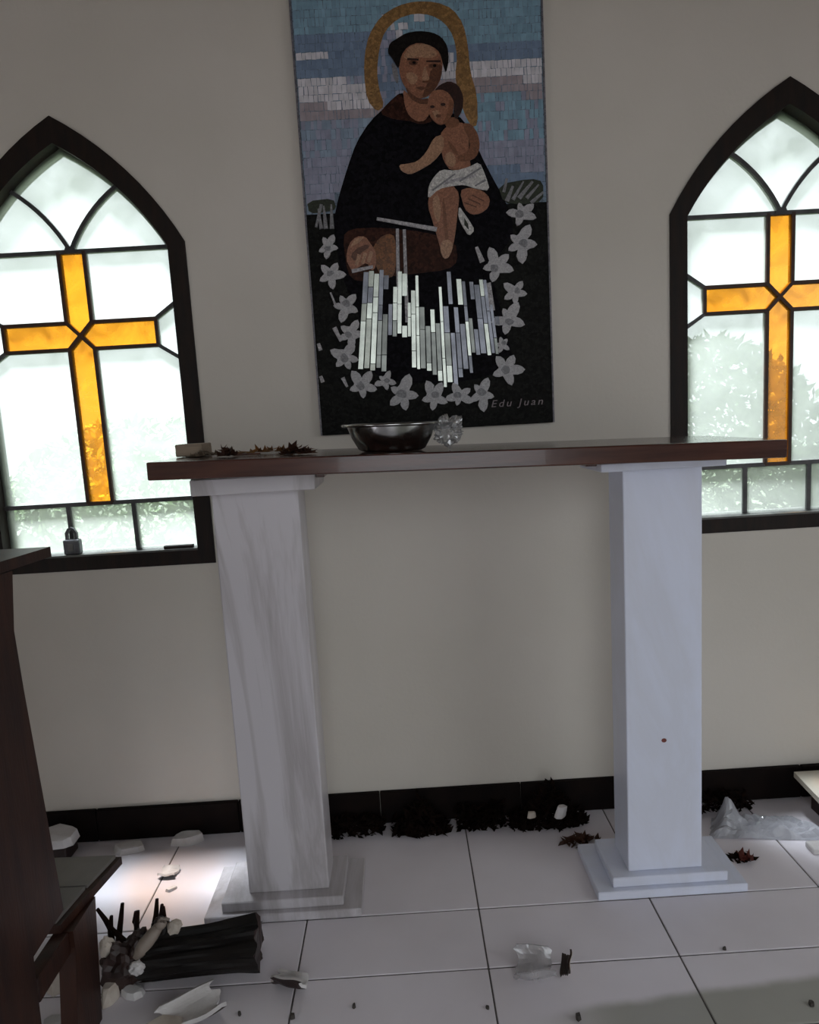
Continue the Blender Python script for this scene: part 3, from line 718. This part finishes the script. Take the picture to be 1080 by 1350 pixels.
# mirror-bright glass strips that hang in the lower part of the robe
strip_mats = [pm('silvered glass strip', (0.42, 0.44, 0.39), (0.30, 0.315, 0.28), rough=0.24, scale=30, metallic=0.8),
              pm('pale blue glass strip', (0.16, 0.163, 0.185), (0.09, 0.092, 0.105), rough=0.25, scale=30, metallic=0.75),
              pm('grey glass strip', (0.21, 0.22, 0.20), (0.13, 0.135, 0.125), rough=0.28, scale=30, metallic=0.7)]
rs = random.Random(77)
x = 480.0
def env(x):
    if x < 508: return 490
    if x < 538: return 452
    if x < 566: return 498
    if x < 590: return 515
    if x < 612: return 500
    if x < 640: return 478
    return 442
while x < 646:
    w_ = rs.uniform(3.6, 7.0)
    top = 356 + (22 if 548 < x < 585 else 0) + (12 if x > 590 else 0) + rs.uniform(0, 10); bot = env(x) - rs.uniform(0, 14)
    y_ = top; lean = (x - 530) * 0.0012
    while y_ < bot - 6:
        seg = rs.uniform(18, 46) if y_ < 410 else rs.uniform(40, 90); ye = min(bot, y_ + seg)
        mt = (1 if rs.random() < 0.55 else 0) if y_ < 405 else (0 if rs.random() < 0.55 else 2)
        if x > 588 and rs.random() < 0.5: mt = 1
        if not (y_ < 408 and rs.random() < 0.3) and not (548 < x < 572 and y_ < 385):
            pts = [mxz(*p) for p in [(x + lean * (y_ - 356) * 8 * 0.12, y_), (x + w_ + lean * (y_ - 356) * 0.96, y_), (x + w_ + lean * (ye - 356) * 0.96, ye), (x + lean * (ye - 356) * 0.96, ye)]]
            b = prism_xz(pts, MY - 0.0052, MY - 0.0003)
            c_ = sum((v.co for v in b.verts), Vector()) / len(b.verts)
            R_ = Matrix.Rotation(rs.uniform(-0.018, 0.018), 3, 'X') @ Matrix.Rotation(rs.uniform(-0.05, 0.05), 3, 'Z')
            bmesh.ops.rotate(b, cent=c_, matrix=R_, verts=b.verts)
            O('glass_strip', b, strip_mats[mt], mp_)
        y_ = ye + 0.8
    x += w_ + 0.6
# signature
fc = bpy.data.curves.new('signature', 'FONT'); fc.body = 'Edu Juan'; fc.size = 0.030; fc.extrude = 0.0006; fc.space_character = 1.35; fc.shear = 0.25
fo = bpy.data.objects.new('signature_curve', fc); COL.objects.link(fo)
bpy.context.view_layer.update()
sm = bpy.data.meshes.new_from_object(fo.evaluated_get(bpy.context.evaluated_depsgraph_get()))
bpy.data.objects.remove(fo, do_unlink=True)
a = mxz(647, 537); bpt = mxz(716, 532); wid = max(v.co.x for v in sm.vertices)
sx = (bpt[0] - a[0]) / wid
for v in sm.vertices:
    v.co = Vector((a[0] + v.co.x * sx - base.x, MY - 0.0012 - v.co.z - base.y, a[1] + v.co.y * 0.85 - base.z))
sm.name = 'signature'
tag(link('signature', sm, pm('pink grey lettering', (0.21, 0.165, 0.175), (0.15, 0.12, 0.125), rough=0.5, scale=40), mp_), 'pale handwritten signature')

# ------------------------------------------------------------------ things on the altar board and the sill
def lathe(prof, c, seg=40, bm=None):
    bm = bm or bmesh.new(); rings = []
    for r, z in prof:
        rings.append([bm.verts.new((c[0] + r * math.cos(k * 2 * math.pi / seg), c[1] + r * math.sin(k * 2 * math.pi / seg), c[2] + z)) for k in range(seg)])
    for A, B in zip(rings, rings[1:]):
        for k in range(seg):
            bm.faces.new((A[k], A[(k + 1) % seg], B[(k + 1) % seg], B[k]))
    bm.faces.new(rings[0][::-1])
    bm.faces.new(rings[-1])
    bmesh.ops.recalc_face_normals(bm, faces=bm.faces)
    return bm
bz = board_z(-0.015) + 0.0012
bowl = root('steel_bowl', (-0.015, 1.425, bz), 'shiny stainless steel bowl with rolled rim on the altar board', 'bowl')
O('bowl_body', tilt(lathe([(0.062, 0.0), (0.070, 0.004), (0.084, 0.028), (0.092, 0.050), (0.0925, 0.054), (0.0905, 0.0535), (0.082, 0.030), (0.067, 0.007), (0.03, 0.004)], (-0.015, 1.425, bz)), -0.015, bz), M['steel'], bowl, True)
def torus(c, R, r, seg=48, m=8):
    bm = bmesh.new(); rings = []
    for k in range(seg):
        a = k * 2 * math.pi / seg
        rings.append([bm.verts.new((c[0] + (R + r * math.cos(t)) * math.cos(a), c[1] + (R + r * math.cos(t)) * math.sin(a), c[2] + 0.6 * r * math.sin(t))) for t in [j * 2 * math.pi / m for j in range(m)]])
    for k in range(seg):
        A, B = rings[k], rings[(k + 1) % seg]
        for j in range(m):
            bm.faces.new((A[j], B[j], B[(j + 1) % m], A[(j + 1) % m]))
    bmesh.ops.recalc_face_normals(bm, faces=bm.faces)
    return bm
O('rim', tilt(torus((-0.015, 1.425, bz + 0.054), 0.0985, 0.0062), -0.015, bz), M['steel'], bowl, True)

def crumple(c, size, seed, sub=3, amp=0.35, flat=0.0, freq=2.4):
    bm = bmesh.new(); bmesh.ops.create_icosphere(bm, subdivisions=sub, radius=1.0)
    off = Vector((seed * 3.1, seed * 1.7, seed * 0.9))
    for v in bm.verts:
        d = 1 + amp * noise.noise(v.co * freq + off) + amp * 0.5 * noise.noise(v.co * freq * 2.6 + off)
        p = v.co * d
        v.co = Vector((c[0] + p.x * size[0], c[1] + p.y * size[1], c[2] + max(p.z, -flat if flat else -9) * size[2]))
    return bm
zmin = lambda bm: min(v.co.z for v in bm.verts)
def rest(bm, z):
    d = z - zmin(bm)
    for v in bm.verts: v.co.z += d
    return bm
wx = 0.102; wz = board_z(wx) + 0.001
tag(O('plastic_wrap', rest(crumple((wx, 1.40, wz + 0.02), (0.027, 0.024, 0.029), 3, 4, 0.6, 0, 2.6), wz), M['film']), 'crumpled clear plastic wrap beside the steel bowl', 'plastic')
# dried flowers at the left of the board
def leaf_bits(c, rad, n, size, seed, up=0.5, zfloor=0.0, rect=False, base=0.0):
    r = random.Random(seed); bm = bmesh.new()
    for k in range(n):
        a = r.uniform(0, 6.283); q = math.sqrt(r.random())
        low = (not rect) and k < n * base
        p = Vector((c[0] + rad[0] * r.uniform(-1, 1), c[1] + rad[1] * r.uniform(-1, 1), c[2] + (0.03 if low else rad[2]) * r.random())) if (rect or low) else Vector((c[0] + rad[0] * q * math.cos(a), c[1] + rad[1] * q * math.sin(a), c[2] + rad[2] * r.random() * (1.05 - q)))
        s = size * r.uniform(0.6, 1.4); d = Vector((r.uniform(-1, 1), r.uniform(-1, 1), r.uniform(-up, up))).normalized()
        e = d.cross(Vector((r.uniform(-1, 1), r.uniform(-1, 1), 1.5))).normalized(); u = d.cross(e)
        pts = [p - d * s, p + e * s * 0.4 + u * s * 0.2, p + d * s, p - e * s * 0.4 + u * s * 0.2]
        vs = [bm.verts.new((t.x, t.y, max(t.z, zfloor + 0.0008 + r.random() * 0.0015))) for t in pts]
        bm.faces.new((vs[0], vs[1], vs[2])); bm.faces.new((vs[0], vs[2], vs[3]))
    r_ = bmesh.ops.solidify(bm, geom=list(bm.faces), thickness=0.0008)
    for v in bm.verts:
        v.co.z = max(v.co.z, zfloor + 0.0004)
    return bm
z1 = board_z(-0.36) + 0.001
fl = root('dried_flower', (-0.36, 1.42, z1), 'dark brown withered flower head lying on the altar board left end', 'flower')
O('flower_head', leaf_bits((-0.358, 1.42, z1), (0.019, 0.017, 0.034), 60, 0.010, 5, 1.0, z1), M['brownleaf'], fl)
O('stalk', bx(-0.345, -0.29, 1.418, 1.422, z1, z1 + 0.004), M['brownleaf'], fl)
z2 = board_z(-0.21) + 0.001
tag(O('dried_leaf_clump', leaf_bits((-0.213, 1.40, z2), (0.04, 0.02, 0.024), 70, 0.012, 8, 0.6, board_z(-0.18) + 0.001), M['brownleaf']), 'low clump of dry brown leaves on the board left of the steel bowl', 'leaves')
z3 = board_z(-0.29) + 0.001
tag(O('petal_scatter', leaf_bits((-0.29, 1.52, z3), (0.10, 0.05, 0.014), 110, 0.012, 9, 0.5, board_z(-0.39) + 0.001), M['petal']), 'scatter of dried orange petals on the board behind the withered flower', 'petals', kind='stuff')
z4 = board_z(-0.45) + 0.002
tag(O('wooden_block', bx(-0.482, -0.425, 1.47, 1.55, board_z(-0.482) + 0.001, z4 + 0.026, 0.002, 1), M['beige']), 'small beige wooden block at the left end of the altar board', 'block')
tag(O('dried_leaf_clump', leaf_bits((-0.415, 1.45, board_z(-0.415)), (0.035, 0.02, 0.022), 50, 0.011, 21, 0.6, board_z(-0.445) + 0.001), M['beige']), 'pale tan dry leaves beside the beige wooden block', 'leaves')
# small lantern-shaped lock on the left sill, and a flat dark bar
lk = root('padlock', (-0.871, 1.768, SILL), 'small grey padlock standing on the sill of the left window', 'padlock')
O('lock_body', bx(-0.893, -0.851, 1.757, 1.779, SILL - 0.0008, 0.842, 0.004, 2), M['iron'], lk)
pts = [(-0.884, 0.840), (-0.884, 0.858), (-0.878, 0.868), (-0.872, 0.871), (-0.866, 0.868), (-0.860, 0.858), (-0.860, 0.840)]
O('shackle', bar_xz(pts, 0.007, 1.764, 1.772), M['iron'], lk)
O('keyhole_plate', bx(-0.880, -0.866, 1.7555, 1.7572, 0.812, 0.832), M['steelframe'], lk)
tag(O('latch_bar', bx(-0.632, -0.556, 1.757, 1.772, SILL - 0.0008, SILL + 0.008, 0.001, 1), M['frame']), 'flat dark latch bar on the right end of the left sill', 'latch')

# ------------------------------------------------------------------ wooden kneeler at the left edge
kn = root('kneeling_desk', (-0.89, 1.06, 0), 'dark stained wooden kneeling desk with a grey padded step at the left edge', 'kneeler')
prof = [(0.875, 0), (0.992, 0), (1.002, 0.275), (1.103, 0.28), (1.090, 0.486), (1.076, 0.70), (1.072, 0.80), (1.090, 0.895), (0.875, 0.905)]
O('side_panel', prism_yz(prof, -0.668, -0.640), M['kneeler'], kn)
O('side_panel', prism_yz(prof, -1.160, -1.132), M['kneeler'], kn)
O('book_ledge', prism_yz([(0.855, 0.906), (1.200, 0.896), (1.200, 0.914), (0.855, 0.924)], -1.175, -0.632), M['kneeler'], kn)
for k in range(3):
    O('back_slat', bx(-1.132, -0.668, 0.90, 0.916, 0.36 + 0.17 * k, 0.50 + 0.17 * k, 0.003, 1), M['kneeler'], kn)
O('rail', bx(-0.668, -0.640, 1.0025, 1.108, 0.190, 0.232, 0.002, 1), M['kneeler'], kn)
O('rail', bx(-1.160, -1.132, 1.0025, 1.108, 0.190, 0.232, 0.002, 1), M['kneeler'], kn)
def quad_prism(pts, z0, z1):
    bm = bmesh.new(); a = [bm.verts.new((x, y, z0)) for x, y in pts]; b = [bm.verts.new((x, y, z1)) for x, y in pts]
    bm.faces.new(a[::-1]); bm.faces.new(b)
    for i in range(len(pts)): bm.faces.new((a[i], a[(i + 1) % len(pts)], b[(i + 1) % len(pts)], b[i]))
    bmesh.ops.recalc_face_normals(bm, faces=bm.faces); return bm
O('step_board', quad_prism([(-1.172, 1.104), (-0.651, 1.104), (-0.618, 1.292), (-1.172, 1.312)], 0.233, 0.249), M['kneeler'], kn)
O('step_pad', quad_prism([(-1.166, 1.108), (-0.660, 1.108), (-0.648, 1.196), (-1.166, 1.200)], 0.2492, 0.256), M['pad'], kn)
O('step_pad', quad_prism([(-1.166, 1.204), (-0.646, 1.200), (-0.628, 1.288), (-1.166, 1.306)], 0.2492, 0.256), M['pad'], kn)
for x0 in (-0.662, -1.160):
    O('leg', prism_yz([(1.072, 0.0005), (1.166, 0.0005), (1.198, 0.2325), (1.1085, 0.2325), (1.1085, 0.2)], x0, x0 + 0.030), M['kneeler'], kn)

# ------------------------------------------------------------------ rubble: shards, chunks, statue
def chunk(c, size, rz, seed, tiltx=0.0, tilty=0.0, n=16, zrest=0.0006):
    """irregular broken lump: hull of random points"""
    r = random.Random(seed); bm = bmesh.new()
    for k in range(n):
        a = k * 2 * math.pi / n + r.uniform(-0.3, 0.3); q = r.uniform(0.65, 1.0)
        for zz, s in ((0, 1.0), (1, r.uniform(0.72, 0.95))):
            bm.verts.new((size[0] / 2 * q * s * math.cos(a), size[1] / 2 * q * s * math.sin(a), size[2] * zz * r.uniform(0.75, 1.0)))
    g = bmesh.ops.convex_hull(bm, input=list(bm.verts))
    bmesh.ops.delete(bm, geom=list({e for e in g['geom_interior'] if isinstance(e, bmesh.types.BMVert)}), context='VERTS')
    R_ = Matrix.Rotation(rz, 4, 'Z') @ Matrix.Rotation(tiltx, 4, 'X') @ Matrix.Rotation(tilty, 4, 'Y')
    bmesh.ops.transform(bm, matrix=Matrix.Translation(Vector(c)) @ R_, verts=bm.verts)
    return rest(bm, zrest)
def shell(c, rad, arc, length, rz, seed, thick=0.006, tiltx=0.0, roll=0.0, zrest=0.0006, taper=1.0):
    """curved broken piece of a hollow casting; slot 0 = broken pale inside and edges, slot 1 = painted outside"""
    r = random.Random(seed); bm = bmesh.new(); na, nl = 14, 10
    j0 = [r.uniform(0, 0.30) for _ in range(na + 1)]; j1 = [r.uniform(0, 0.32) for _ in range(na + 1)]
    inn, outv = [], []
    for i in range(na + 1):
        a = -arc / 2 + arc * i / na; A, B = [], []
        for k in range(nl + 1):
            y = (-0.5 + j0[i] * 0.5) * length + (1 - 0.5 * j0[i] - 0.5 * j1[i]) * length * k / nl
            s = 1 + (taper - 1) * (k / nl)
            w = 1 + 0.06 * math.sin(3 * a + k * 0.7)
            A.append(bm.verts.new(((rad * s * w - thick) * math.sin(a), y, -(rad * s * w - thick) * math.cos(a))))
            B.append(bm.verts.new((rad * s * w * math.sin(a), y, -rad * s * w * math.cos(a))))
        inn.append(A); outv.append(B)
    for i in range(na):
        for k in range(nl):
            bm.faces.new((inn[i][k], inn[i + 1][k], inn[i + 1][k + 1], inn[i][k + 1]))
            f = bm.faces.new((outv[i][k], outv[i][k + 1], outv[i + 1][k + 1], outv[i + 1][k])); f.material_index = 1
    for i in range(na):
        bm.faces.new((inn[i][0], outv[i][0], outv[i + 1][0], inn[i + 1][0])); bm.faces.new((inn[i][nl], inn[i + 1][nl], outv[i + 1][nl], outv[i][nl]))
    for k in range(nl):
        bm.faces.new((inn[0][k], inn[0][k + 1], outv[0][k + 1], outv[0][k])); bm.faces.new((inn[na][k], outv[na][k], outv[na][k + 1], inn[na][k + 1]))
    bmesh.ops.recalc_face_normals(bm, faces=bm.faces)
    R_ = Matrix.Rotation(rz, 4, 'Z') @ Matrix.Rotation(tiltx, 4, 'X') @ Matrix.Rotation(roll, 4, 'Y')
    bmesh.ops.transform(bm, matrix=Matrix.Translation(Vector(c)) @ R_, verts=bm.verts)
    return rest(bm, zrest)
def thing(name, bm, mat, label, cat, group=None):
    return tag(O(name, bm, mat), label, cat, group)
GR = 'broken pieces on the floor'
tag(O('wood_offcut', bx(-1.005, -0.935, 1.655, 1.72, 0.0006, 0.040, 0.002, 1), M['brownpaint']), 'dark brown wood offcut by the skirting behind the kneeling desk', 'wood')
thing('plaster_chunk', chunk((-0.965, 1.695, 0), (0.13, 0.085, 0.026), 0.1, 31, 0.12, 0.05, zrest=0.0405), M['plaster'], 'white plaster chunk resting on the dark wood offcut', 'rubble', GR)
thing('plaster_slab', chunk((-0.787, 1.70, 0), (0.105, 0.055, 0.017), 0.05, 32), M['plaster'], 'flat white slab piece between kneeling desk and skirting', 'rubble', GR)
thing('plaster_slab', chunk((-0.640, 1.716, 0), (0.11, 0.045, 0.024), 0.04, 33), M['plaster'], 'long flat white piece against the skirting left of the grey pillar', 'rubble', GR)
thing('plaster_chip', shell((-0.643, 1.585, 0), 0.03, 1.5, 0.05, 1.5, 34, 0.005), [M['plaster'], M['brownpaint']], 'small white chip with dark edge on the sunlit tiles', 'rubble', GR)
thing('plaster_chip', chunk((-0.618, 1.525, 0), (0.03, 0.018, 0.007), 0.4, 35), M['plaster'], 'tiny pale flake in front of the dark edged chip', 'rubble', GR)
p_ = at_z(385, 1302)
thing('statue_shard', shell((p_.x, p_.y + 0.01, 0), 0.030, 2.3, 0.075, 1.35, 36, 0.006, 0.05, 0.5), [M['plaster'], M['brownpaint']], 'curved white shard with dark outside right of the fallen statue', 'rubble', GR)
p_ = at_z(252, 1345)
thing('statue_shard', shell((p_.x, p_.y, 0), 0.040, 2.1, 0.125, -1.05, 37, 0.007, 0.04, 0.15), [M['plaster'], M['brownpaint']], 'large pale curved shard lined with brown in front of the fallen statue', 'rubble', GR)
p_ = at_z(147, 1318)
thing('statue_shard', chunk((p_.x, p_.y, 0), (0.055, 0.03, 0.038), 1.1, 38), M['plaster_tan'], 'tan wedge shaped piece next to the kneeling desk leg', 'rubble', GR)
p_ = at_z(176, 1312)
thing('statue_shard', chunk((p_.x, p_.y, 0), (0.058, 0.032, 0.014), -0.2, 39), M['plaster'], 'low white piece under the broken end of the statue', 'rubble', GR)
p_ = at_z(78, 1306)
thing('statue_shard', chunk((p_.x, p_.y, 0), (0.05, 0.03, 0.045), 0.5, 40, n=7), M['plaster_tan'], 'pale pointed piece under the padded step of the kneeling desk', 'rubble', GR)
p_ = at_z(72, 1349)
thing('statue_shard', chunk((p_.x, p_.y - 0.005, 0), (0.05, 0.035, 0.012), 0.2, 41), M['plaster'], 'white flake at the foot of the kneeling desk side panel', 'rubble', GR)
p_ = at_z(225, 1352)
thing('statue_shard', chunk((p_.x - 0.005, p_.y - 0.012, 0), (0.09, 0.05, 0.02), 0.2, 42), M['plaster_tan'], 'tan lump half under the large pale shard at the lower edge', 'rubble', GR)
# pale cup-like shard on the tiles between the pillars
p_ = at_z(712, 1292)
cup = root('broken_cup', (p_.x, p_.y, 0), 'broken greyish white cup shard lying on the tiles between the pillars', 'rubble', GR)
O('wall_piece', shell((p_.x - 0.008, p_.y + 0.012, 0), 0.040, 2.6, 0.085, 1.45, 51, 0.004, 0.0, 0.15, taper=1.2), [M['film2'], M['film2']], cup)
O('rim_piece', shell((p_.x + 0.045, p_.y + 0.022, 0), 0.022, 1.7, 0.05, -0.35, 52, 0.004, 0.2, -0.9), [M['brownpaint'], M['plaster_tan']], cup)
for k, (px_, py_, s, lb) in enumerate([(955, 1252, 0.010, 'dark grit speck on the tile right of the white pillar'), (763, 1343, 0.016, 'dark bit on the floor below the broken cup at the lower edge'), (316, 1338, 0.011, 'dark bit right of the large pale shard'),
        (643, 1330, 0.010, 'small brown bit on the tile joint left of the broken cup'), (1070, 1325, 0.014, 'dark bit at the lower right edge of the floor'), (467, 1328, 0.011, 'brown bit on the floor in front of the grey pillar'), (386, 1342, 0.014, 'dark crumb on the tile joint below the curved white shard')]):
    p_ = at_z(px_, py_); thing('grit_speck', chunk((p_.x, p_.y, 0), (s, s * 0.8, s * 0.6), k, 60 + k, n=7), M['pebble'], lb, 'debris', 'specks on the floor')

# fallen statue of a robed figure, broken at the chest
st = root('fallen_statue', (-0.47, 1.30, 0), 'broken plaster statue in a dark pleated robe lying on its side', 'statue')
bm = bmesh.new(); seg, nl = 56, 22; rings = []
ax0, ax1 = Vector((-0.580, 1.262, 0)), Vector((-0.352, 1.282, 0)); dirx = (ax1 - ax0).normalized(); side = Vector((-dirx.y, dirx.x, 0))
rr = random.Random(9); jag = [rr.uniform(-0.02, 0.03) for _ in range(seg)]; jag2 = [0.010 * math.sin(k * 0.9) + rr.uniform(-0.004, 0.004) for k in range(seg)]
for k in range(nl + 1):
    t = k / nl; ring = []
    R0 = 0.041 + 0.008 * t - 0.004 * math.sin(t * 3.1)
    for s in range(seg):
        a = s * 2 * math.pi / seg
        fold = 0.0055 * (0.35 + 0.65 * t) * math.cos(9 * a + 0.8 * math.sin(2.2 * t)) + 0.004 * t * math.cos(4 * a + 1.0) + 0.0025 * math.cos(17 * a + 3 * t)
        r0 = R0 + fold
        u = t + (jag[s] * (1 - t) * 3 if t < 0.33 else 0) + (jag2[s] * t * 1.6 if t > 0.7 else 0)
        c = ax0.lerp(ax1, u)
        ring.append(bm.verts.new(c + side * (r0 * 1.08 * math.cos(a)) + Vector((0, 0, 0.045 + r0 * 0.98 * math.sin(a)))))
    rings.append(ring)
for A, B in zip(rings, rings[1:]):
    for s in range(seg): bm.faces.new((A[s], A[(s + 1) % seg], B[(s + 1) % seg], B[s]))
f1 = bm.faces.new(rings[0][::-1]); f2 = bm.faces.new(rings[-1]); f2.material_index = 1; f1.material_index = 1
for v in bm.verts: v.co.z = max(v.co.z, 0.001)
bmesh.ops.recalc_face_normals(bm, faces=bm.faces)
O('robe', bm, [M['robe'], M['brownpaint']], st, False)
# broken upper body: cape, sleeve with forearm, hand, collar pieces
O('cape', rest(crumple((-0.590, 1.262, 0.045), (0.038, 0.042, 0.042), 7, 4, 0.35), 0.001), M['brownpaint'], st)
O('shoulder', rest(crumple((-0.552, 1.285, 0.07), (0.022, 0.024, 0.026), 12, 3, 0.3), 0.052), M['robe'], st)
def limb(pts, rads, seg=12):
    bm = bmesh.new(); rings = []
    for i, (p, r) in enumerate(zip(pts, rads)):
        d = (Vector(pts[min(i + 1, len(pts) - 1)]) - Vector(pts[max(0, i - 1)])).normalized()
        u = d.cross(Vector((0, 0, 1))); u = u.normalized() if u.length > 1e-4 else Vector((1, 0, 0)); v = d.cross(u)
        rings.append([bm.verts.new(Vector(p) + u * r * math.cos(a) + v * r * math.sin(a)) for a in [k * 2 * math.pi / seg for k in range(seg)]])
    for A, B in zip(rings, rings[1:]):
        for s in range(seg): bm.faces.new((A[s], A[(s + 1) % seg], B[(s + 1) % seg], B[s]))
    bm.faces.new(rings[0][::-1]); bm.faces.new(rings[-1]); bmesh.ops.recalc_face_normals(bm, faces=bm.faces)
    return bm
e0 = at_y(178, 1262, 1.235); e1 = at_y(209, 1222, 1.262)
fa = O('forearm', limb([e0, e0.lerp(e1, .35), e0.lerp(e1, .75), e1], [0.011, 0.015, 0.013, 0.010]), M['flesh'], st, True)
h0 = e1
hb = crumple(e1 + Vector((0.004, 0, 0.006)), (0.013, 0.010, 0.012), 5, 2, 0.2); O('hand', hb, M['flesh'], st, True)
for k in range(4):
    b0 = e1 + Vector((-0.004 + 0.006 * k, -0.002, 0.012)); O('finger', limb([b0, b0 + Vector((0.004, -0.003, 0.010)), b0 + Vector((0.012, -0.004, 0.013 - 0.002 * k))], [0.0036, 0.0033, 0.0026], 8), M['brownpaint'] if k == 0 else M['flesh'], st, True)
q = at_y(230, 1222, 1.265); O('robe_tassel', crumple(q, (0.016, 0.014, 0.014), 15, 2, 0.3), M['plaster_tan'], st)
q = at_y(181, 1276, 1.222); O('broken_edge', crumple(q, (0.017, 0.012, 0.014), 16, 3, 0.22), M['plaster'], st)
q = at_y(141, 1250, 1.24); O('collar_piece', crumple(q, (0.015, 0.013, 0.024), 17, 3, 0.3), M['plaster_tan'], st)
q = at_y(155, 1272, 1.235); O('chest_piece', rest(crumple(q, (0.034, 0.028, 0.045), 19, 3, 0.35), 0.001), M['brownpaint'], st)
# dark spiky stems behind the broken end
r = random.Random(2)
sp = root('charred_stems', (-0.66, 1.40, 0), 'blackened broken stems standing behind the broken end of the statue', 'debris')
for k in range(9):
    p_ = Vector((-0.715 + 0.016 * k + r.uniform(-.006, .006), 1.37 + r.uniform(-0.02, 0.03), 0.0006)); top = p_ + Vector((r.uniform(-0.02, 0.02), r.uniform(-0.02, 0.02), r.uniform(0.035, 0.075)))
    O('stem', limb([p_, p_.lerp(top, .5) + Vector((r.uniform(-.004, .004), 0, 0)), top], [0.007, 0.006, 0.004], 6), M['deadleaf'], sp)

# dead leaves and soot along the skirting
tag(O('leaf_heap', leaf_bits((0.0, 1.703, 0), (0.075, 0.03, 0.12), 520, 0.014, 71, 0.9, 0.0006, False, 0.35), M['deadleaf']), 'black heap of rotten leaves at the skirting behind the gap between pillars', 'leaves', kind='stuff')
tag(O('leaf_heap', leaf_bits((0.345, 1.700, 0), (0.105, 0.034, 0.135), 640, 0.014, 72, 0.9, 0.0006, False, 0.35), M['deadleaf']), 'dark brown heap of leaves at the skirting next to the white pillar', 'leaves', kind='stuff')
tag(O('leaf_litter', leaf_bits((-0.208, 1.708, 0), (0.107, 0.024, 0.045), 520, 0.012, 73, 0.5, 0.0006, True), M['deadleaf']), 'thin strip of dark leaf litter along the skirting behind the grey pillar', 'leaves', kind='stuff')
tag(O('leaf_litter', leaf_bits((0.162, 1.708, 0), (0.064, 0.026, 0.055), 420, 0.012, 78, 0.5, 0.0006, True), M['deadleaf']), 'dark leaf litter at the skirting between the two leaf heaps', 'leaves', kind='stuff')
tag(O('leaf_litter', leaf_bits((0.80, 1.712, 0), (0.10, 0.022, 0.05), 260, 0.012, 74, 0.5, 0.0006, True), M['deadleaf']), 'dark leaf litter along the skirting right of the white pillar', 'leaves', kind='stuff')
tag(O('dry_leaf_clump', leaf_bits((0.405, 1.605, 0), (0.058, 0.022, 0.034), 60, 0.014, 75, 0.7, 0.0006), M['brownleaf']), 'reddish brown dry leaves lying behind the base of the white pillar', 'leaves')
p_ = at_y(737, 1052, 1.65)
thing('plaster_chunk', chunk((p_.x, 1.648, 0), (0.045, 0.022, 0.034), 0.5, 76, 0.2, 0.2, zrest=0.045), M['plaster'], 'white crumb caught in the dark leaf heap near the white pillar', 'rubble', GR)
p_ = at_y(700, 1052, 1.652)
thing('plaster_chunk', chunk((p_.x, 1.652, 0), (0.026, 0.014, 0.016), 0.2, 77, zrest=0.05), M['plaster_tan'], 'tiny tan crumb on the left side of the dark leaf heap', 'rubble', GR)

# right edge: plastic sheet, faded flower, pale boards
bm = bmesh.new(); nx, ny = 34, 18; grid = []
A_, B_, C_, D_ = at_z(936, 1106), Vector((1.05, 1.545, 0)), Vector((0.985, 1.66, 0)), Vector((0.775, 1.672, 0))
for i in range(nx + 1):
    row = []
    for j in range(ny + 1):
        u, v = i / nx, j / ny
        p_ = (A_ * (1 - u) + B_ * u) * (1 - v) + (D_ * (1 - u) + C_ * u) * v
        h = 0.012 + 0.035 * max(0, noise.noise(Vector((u * 5, v * 3.2, 4.2)))) + 0.010 * noise.noise(Vector((u * 14, v * 9, 1.0)))
        h += 0.055 * math.exp(-((u - 0.16) / 0.10) ** 2 - ((v - 0.78) / 0.3) ** 2)
        edge = min(1, 6 * min(u, 1 - u, v, 1 - v) + 0.15)
        row.append(bm.verts.new((p_.x + 0.006 * noise.noise(Vector((v * 9, u, 0))), p_.y, 0.0025 + max(0, h) * edge)))
    grid.append(row)
for i in range(nx):
    for j in range(ny): bm.faces.new((grid[i][j], grid[i + 1][j], grid[i + 1][j + 1], grid[i][j + 1]))
bmesh.ops.solidify(bm, geom=list(bm.faces), thickness=0.0006)
thing('plastic_sheet', rest(bm, 0.0008), M['sheet'], 'crumpled thin white plastic sheet on the floor right of the white pillar', 'plastic sheet')
fw = root('faded_flower', (0.775, 1.505, 0), 'dark crushed flower with faded red petals beside the white pillar base', 'flower')
O('leaves', leaf_bits((0.765, 1.508, 0), (0.042, 0.02, 0.016), 26, 0.014, 81, 0.5, 0.0006), M['deadleaf'], fw)
O('petals', leaf_bits((0.778, 1.500, 0.010), (0.018, 0.012, 0.016), 14, 0.012, 82, 0.8, 0.0006), M['redpetal'], fw)
lb = root('low_bench', (1.25, 1.62, 0), 'pale topped low bench with dark sides at the right edge', 'bench')
O('bench_top', quad_prism([(1.012, 1.700), (1.000, 1.560), (1.50, 1.55), (1.50, 1.70)], 0.088, 0.103), M['paleboard'], lb)
O('bench_side', bx(1.055, 1.48, 1.575, 1.69, 0.0006, 0.0878), M['brownpaint'], lb)
thing('plaster_slab', bx(0.945, 1.09, 1.500, 1.535, 0.0006, 0.016, 0.002, 1), M['plaster'], 'thin white bar lying in front of the plastic sheet at the right edge', 'rubble', GR)
